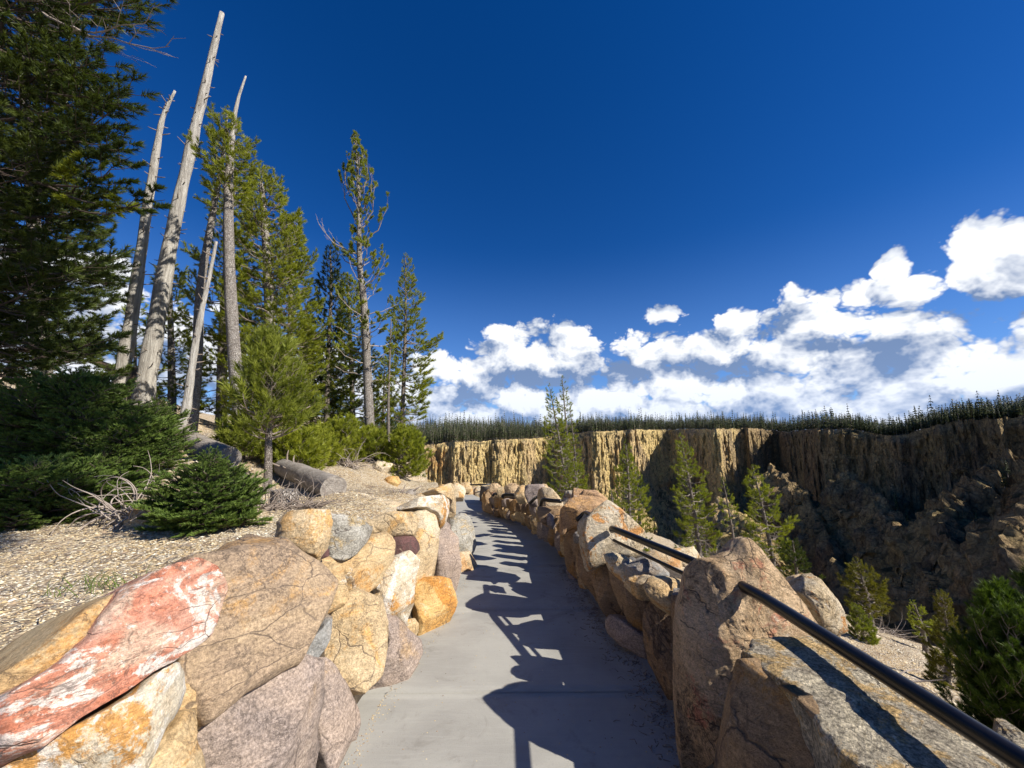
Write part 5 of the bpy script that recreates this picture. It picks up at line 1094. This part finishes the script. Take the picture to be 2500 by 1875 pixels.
for k in rest:
    V, F_, T_, M_ = FB[r_.randint(7)]; s_ = r_.uniform(.5, 1.15) * (1.35 if r_.rand() < .12 else 1); a_ = r_.uniform(0, 6.28)
    far_ = pts[k, 3] > 30
    if far_: sel = slice(0, None, 1)
    v = yaw(V, a_, s_, s_ * r_.uniform(.85, 1.35) * np.interp(pts[k, 0], [-.3, .1, .4, .8], [1.5, 1.35, 1.15, .9]) * (1 + .35 * HF[k])) + [px_x[k], px_y[k], pts[k, 2]]; mb.add(v, F_, T_, M_)
o = mb.build('plateau_forest', [MATS['needle_far'], MATS['bare_twig']], smooth=False, col=True); tag(o, kind='stuff')
# conifers clinging to the spurs
sh = []
for c_ in SPURS:
    n = r_.randint(7, 13)
    for _ in range(n):
        q = c_[r_.randint(4, 140)]; sh.append(q + [r_.uniform(-7, 5), r_.uniform(-8, 4), -r_.uniform(1, 9)])
for q in sh:
    vi = r_.randint(7); o = bpy.data.objects.new('ledge_conifer', MATS['far%d' % vi]); C.objects.link(o); s_ = r_.uniform(.55, .95)
    o.location = tuple(q); o.rotation_euler = (0, 0, r_.uniform(0, 6.28)); o.scale = (s_ * .85, s_ * .85, s_)
    tag(o, 'small dark conifer clinging to a rock spur inside the canyon', 'tree', 'conifers on the canyon spurs')

# ------------------------------------------------------------------ pebbles, litter, dead wood
ICO = np.array([(0,0,1),(.9,0,.1),(.2,.85,0),(-.75,.5,.1),(-.7,-.55,0),(.3,-.85,.1)]); ICF = np.array([(0,1,2),(0,2,3),(0,3,4),(0,4,5),(0,5,1)])
def scatter(name, xy, size, tone, mat, flat=.55, sink=.2, seed=1, label=None):
    r_ = np.random.RandomState(seed); n = len(xy); z = H(xy[:, 0], xy[:, 1])
    a = r_.uniform(0, 6.28, n); S = size[:, None] * r_.uniform(.6, 1.4, (n, 3)) * [1, 1, flat]
    V = ICO[None] * (1 + r_.uniform(-.25, .25, (n, 6, 1))) * S[:, None]
    x = V[..., 0] * np.cos(a)[:, None] - V[..., 1] * np.sin(a)[:, None]; y = V[..., 0] * np.sin(a)[:, None] + V[..., 1] * np.cos(a)[:, None]
    V = np.stack([x, y, V[..., 2] + r_.uniform(-.2, .2, (n, 1)) * x], -1) + np.stack([xy[:, 0], xy[:, 1], z + size * flat * (1 - sink) * .5], -1)[:, None]
    Fc = (ICF[None] + (np.arange(n) * 6)[:, None, None]).reshape(-1, 3)
    o = mesh(name, V.reshape(-1, 3), Fc, MATS[mat], smooth=False, col=np.repeat(tone, 6)); tag(o, kind='stuff'); return o
r_ = np.random.RandomState(9)
def pick(n, x0, x1, y0, y1, pw=1.):
    return np.stack([r_.uniform(x0, x1, n), y0 + (y1 - y0) * r_.uniform(0, 1, n) ** pw], -1)
A = pick(72000, -5.0, -1.15, .6, 5.2, 1.2); A = A[A[:, 0] < XL(A[:, 1]) - .5]
B = pick(16000, -7, -1.3, 4.5, 12); B = B[B[:, 0] < XL(B[:, 1]) - .5]
xy = np.vstack([A, B]); sz = np.where(r_.rand(len(xy)) < .04, r_.uniform(.007, .017, len(xy)), r_.uniform(.0025, .007, len(xy))) * (1 + .10 * np.maximum(xy[:, 1] - 3, 0))
tone = np.clip(r_.beta(2.2, 1.5, len(xy)) * (1 + .55 * fbm(np.stack([xy[:, 0] * 1.3, xy[:, 1] * 1.3, 0 * xy[:, 0]], -1), 4)) + .04, 0, 1); scatter('gravel', xy, sz, tone, 'pebble')
D = pick(9000, 1.6, 13, 1.5, 16); D = D[D[:, 0] > XR(D[:, 1]) + .6]; scatter('slope_gravel', D, r_.uniform(.008, .035, len(D)) * (1 + .05 * D[:, 1]), np.clip(r_.beta(3, 1.6, len(D)), 0, 1), 'pebble', seed=2)
# grit along the edges of the walk
yy = r_.uniform(1.9, 9, 2600) ; sd = r_.rand(2600); yy = 1.9 + (yy - 1.9) * r_.rand(2600)
xx = np.where(sd < .62, XR(yy) - np.abs(r_.normal(0, .09, 2600)) + .02, np.where(sd < .9, XL(yy) + np.abs(r_.normal(0, .05, 2600)), r_.uniform(-.6, .6, 2600)))
n = len(xx); s3 = r_.uniform(.0015, .0055, n); V = ICO[None] * s3[:, None, None] * r_.uniform(.6, 1.6, (n, 1, 3)) * [1, 1, .6] + np.stack([xx, yy, pathz(yy) + s3 * .3], -1)[:, None]
o = mesh('path_grit', V.reshape(-1, 3), (ICF[None] + (np.arange(n) * 6)[:, None, None]).reshape(-1, 3), MATS['pebble'], smooth=False, col=np.repeat(r_.uniform(0, .7, n), 6)); tag(o, kind='stuff')
mb = MB()
for _ in range(3600):
    if r_.rand() < .8: x, y = r_.uniform(-5, -1.5), r_.uniform(1.0, 7); z = gz(x, y) + .012 if x < XL(y) - .6 else None
    else: y = r_.uniform(2, 6); x = XR(y) - abs(r_.normal(0, .12)); z = float(pathz(y)) + .004
    if z is None: continue
    a = r_.uniform(0, 6.28); L_ = r_.uniform(.015, .11) * (1 if x < 0 else .5); d = np.array([math.cos(a), math.sin(a), r_.uniform(-.1, .2)]); m_ = np.array([x, y, z]); v, f = tube([m_, m_ + d * L_ * .5 + r_.normal(size=3) * .008, m_ + d * L_], [.0028, .002, .001], 3, cap=False); mb.add(v, f)
o = mb.build('twig_litter', MATS['twig_wood']); tag(o, kind='stuff')
# logs, stump, driftwood
def log(kind, label, a, b, r, seed, cat='log', mat='log_wood', stubs=5, sag=None, taper=.8):
    pts = [a, (a + b) / 2 + (sag if sag is not None else 0), b]; tr = catmull(pts, 30); root = empty(kind, a); tag(root, label, cat)
    v, f = tube(tr, np.linspace(r * taper, r, 30), 26, wob=.14, seed=seed); mesh('wood', v, f, MATS[mat], center=v.mean(0), parent=root, sharp=math.radians(50))
    r2 = np.random.RandomState(seed); mb = MB()
    for _ in range(stubs):
        k = r2.randint(3, 27); d = r2.normal(size=3); d[2] = abs(d[2]); d /= np.linalg.norm(d); v, f = tube([tr[k], tr[k] + d * (r + .05), tr[k] + d * (r + .12) + [.02, 0, 0]], [.018, .012, .004], 5); mb.add(v, f)
    tag(mb.build('branch_stubs', MATS['twig_wood'], parent=root), kind='stuff'); return root
def onG(px, py, Y, up=0): q = P(px, py, Y); q[2] = gz(q[0], q[1]) + up; return q
e1_ = P(815, 1194, 4.6); e0_ = P(690, 1140, 5.8); log('log', 'weathered grey log with a sawn end resting on the slope behind the wall', e0_, e1_, .15, 11, stubs=7)
log('log', 'grey fallen log half in shade among the tree bases', P(430, 1060, 6.2), P(560, 1120, 5.4), .16, 12, stubs=4)
log('log', 'short bleached log lying left of the scaly trunks', P(395, 1030, 7.2), P(455, 1062, 6.2), .12, 13, stubs=2)
log('driftwood', 'jagged piece of grey driftwood behind the wall top', P(938, 1232, 5.3), P(1008, 1203, 5.9), .06, 14, cat='wood', taper=.4, stubs=9)
log('branch', 'thin dead branch lying on the gravel near the pine shrubs', onG(870, 1165, 7.6, .03), onG(800, 1150, 8.2, .05), .03, 15, cat='branch', stubs=8, taper=.3)
# stump
b = P(690, 1262, 4.0); b[2] = gz(b[0], b[1]) - .05; t_ = P(695, 1196, 4.0); st = empty('tree_stump', b); tag(st, 'barked tree stump in front of the weathered log', 'stump')
v, f = tube(catmull([b, (b + t_) / 2, t_], 14), [.19, .17, .155, .145, .14, .135, .13, .128, .126, .125, .124, .124, .123, .122], 22, wob=.2, seed=8); mesh('bark', v, f, MATS['pine_bark'], center=v.mean(0), parent=st, sharp=math.radians(50))
def tangle(kind, label, c, R, n, seed, cat, mat='bare_twig', flat=1.2):
    r2 = np.random.RandomState(seed); mb = MB()
    for _ in range(n):
        a0 = r2.uniform(0, 6.28); el_ = r2.uniform(0, flat); p = np.array(c, float) + r2.normal(size=3) * R * [.25, .2, .05]; d = np.array([math.cos(a0) * math.cos(el_), math.sin(a0) * math.cos(el_), math.sin(el_)]); pts_ = [p]
        ax = r2.normal(size=3); ax /= np.linalg.norm(ax); k_ = r2.uniform(.1, .5)
        for _s in range(8):
            d = d + np.cross(ax, d) * k_ + r2.normal(size=3) * .12; d[2] -= .10; d /= np.linalg.norm(d); p = p + d * R * .18; pts_.append(p.copy())
        v, f = tube(catmull(pts_, 16), np.linspace(r2.uniform(.004, .008), .0015, 16), 4, cap=False); mb.add(v, f)
    o = mb.build(kind, MATS[mat]); tag(o, label, cat)
tangle('dead_shrub', 'curly leafless dead shrub between the two fir shrubs', onG(335, 1240, 3.0, .05), .34, 60, 3, 'shrub')
tangle('brush_pile', 'pile of dry twigs heaped round the stump', onG(735, 1262, 3.9, .0), .30, 110, 4, 'twigs', 'twig_wood', .35)
tangle('brush_pile', 'dry twigs under the young bright pine', onG(640, 1275, 3.5, .0), .30, 90, 5, 'twigs', 'twig_wood', .35)
tangle('dead_branch', 'pale dead twigs on the outer edge of the parapet below the near handrail', P(2170, 1650, 2.6), .16, 10, 6, 'twigs', flat=.3)
tangle('brush_pile', 'grey brush around the shoulder pines on the slope', onG(2150, 1560, 11, .0), .6, 110, 7, 'twigs', flat=.5)
tangle('brush_pile', 'grey brush low behind the grey stemmed pine', onG(1720, 1340, 13, .1), 1.0, 130, 8, 'twigs', flat=.8)
tangle('dead_branch', 'dry roots beside the pine shrubs at the top of the gravel', onG(855, 1150, 7.8, .02), .5, 40, 10, 'twigs')
# rocks lying about
def rockat(label, px, py, Y, s_, mat, seed, up=.3, sx=1.2, sz=.8, ground=True, kind='boulder', amp=.08, fac=6):
    c = P(px, py, Y); 
    if ground: c[2] = gz(c[0], c[1]) + s_ * sz * up
    a = np.linspace(0, 2 * math.pi, 14)[:-1]; r2 = np.random.RandomState(seed); rr_ = r2.uniform(.78, 1.12, 13)
    out = np.stack([c[0] + np.cos(a) * rr_ * s_ * sx, c[1] + 0 * a, c[2] + np.sin(a) * rr_ * s_ * sz], -1)
    v, f = stone_mesh(out, np.array([-.1, -.9, .35]), s_ * .5, s_ * .7, M=110, K=26, seed=seed, amp=amp, facets=fac); o = mesh(kind, v, f, MATS[mat], center=v.mean(0)); tag(o, label, 'rock'); return o

rockat('pale rock beside the rounded pine shrub at the rim', 925, 1172, 8.4, .22, 'rock_cream', 1)
rockat('rust tinged rock lying low left of the rim shrubs', 955, 1186, 7.9, .16, 'rock_gold', 2)
rockat('half buried stone at the foot of the dead shrub', 335, 1250, 2.95, .11, 'rock_tan', 3)
rockat('big pale yellow outcrop with a jagged edge beyond the pointed stone', 1990, 1500, 5.2, .47, 'rock_rubble', 4, ground=False, sz=.95, sx=.62, amp=.15, fac=12)
rockat('tan boulder on the slope beyond the grey speckled top stones', 1620, 1345, 12, .5, 'rock_rubble', 5)
rockat('small cream boulder among the canyon side pines', 1660, 1315, 13.5, .6, 'rock_cream', 6)
rockat('pale boulder below the leaning pine', 1960, 1380, 9, .45, 'rock_rubble', 7)
# rail fence in the shade at the left
ff_ = empty('rail_fence', P(300, 990, 10.5)); tag(ff_, 'dark log rail fence seen between the pines and the snags', 'fence')
for a, b, r in ((P(225, 880, 10.5), P(345, 925, 11), .09), (P(225, 935, 10.5), P(345, 965, 11), .08)):
    v, f = tube([a, b], r, 10, wob=.1); mesh('rail', v, f, MATS['fence_wood'], center=v.mean(0), parent=ff_)
v, f = tube([P(322, 1010, 10.6), P(325, 898, 10.6)], .11, 12, wob=.1); mesh('post', v, f, MATS['fence_wood'], center=v.mean(0), parent=ff_)
# grass tuft behind the boulders
mb = MB(); c = onG(235, 1478, 1.95, 0)
for _ in range(60):
    b = c + r_.normal(size=3) * [.10, .05, 0]; d = np.array([r_.normal() * .4, r_.normal() * .4, 1]); L_ = r_.uniform(.03, .09); v, f = tube([b, b + d * L_ * .5, b + d * L_ + [r_.normal() * .02, 0, -.005]], [.0018, .0014, .0004], 3, cap=False); mb.add(v, f)
o = mb.build('grass', MATS['grass_blade']); tag(o, kind='stuff')
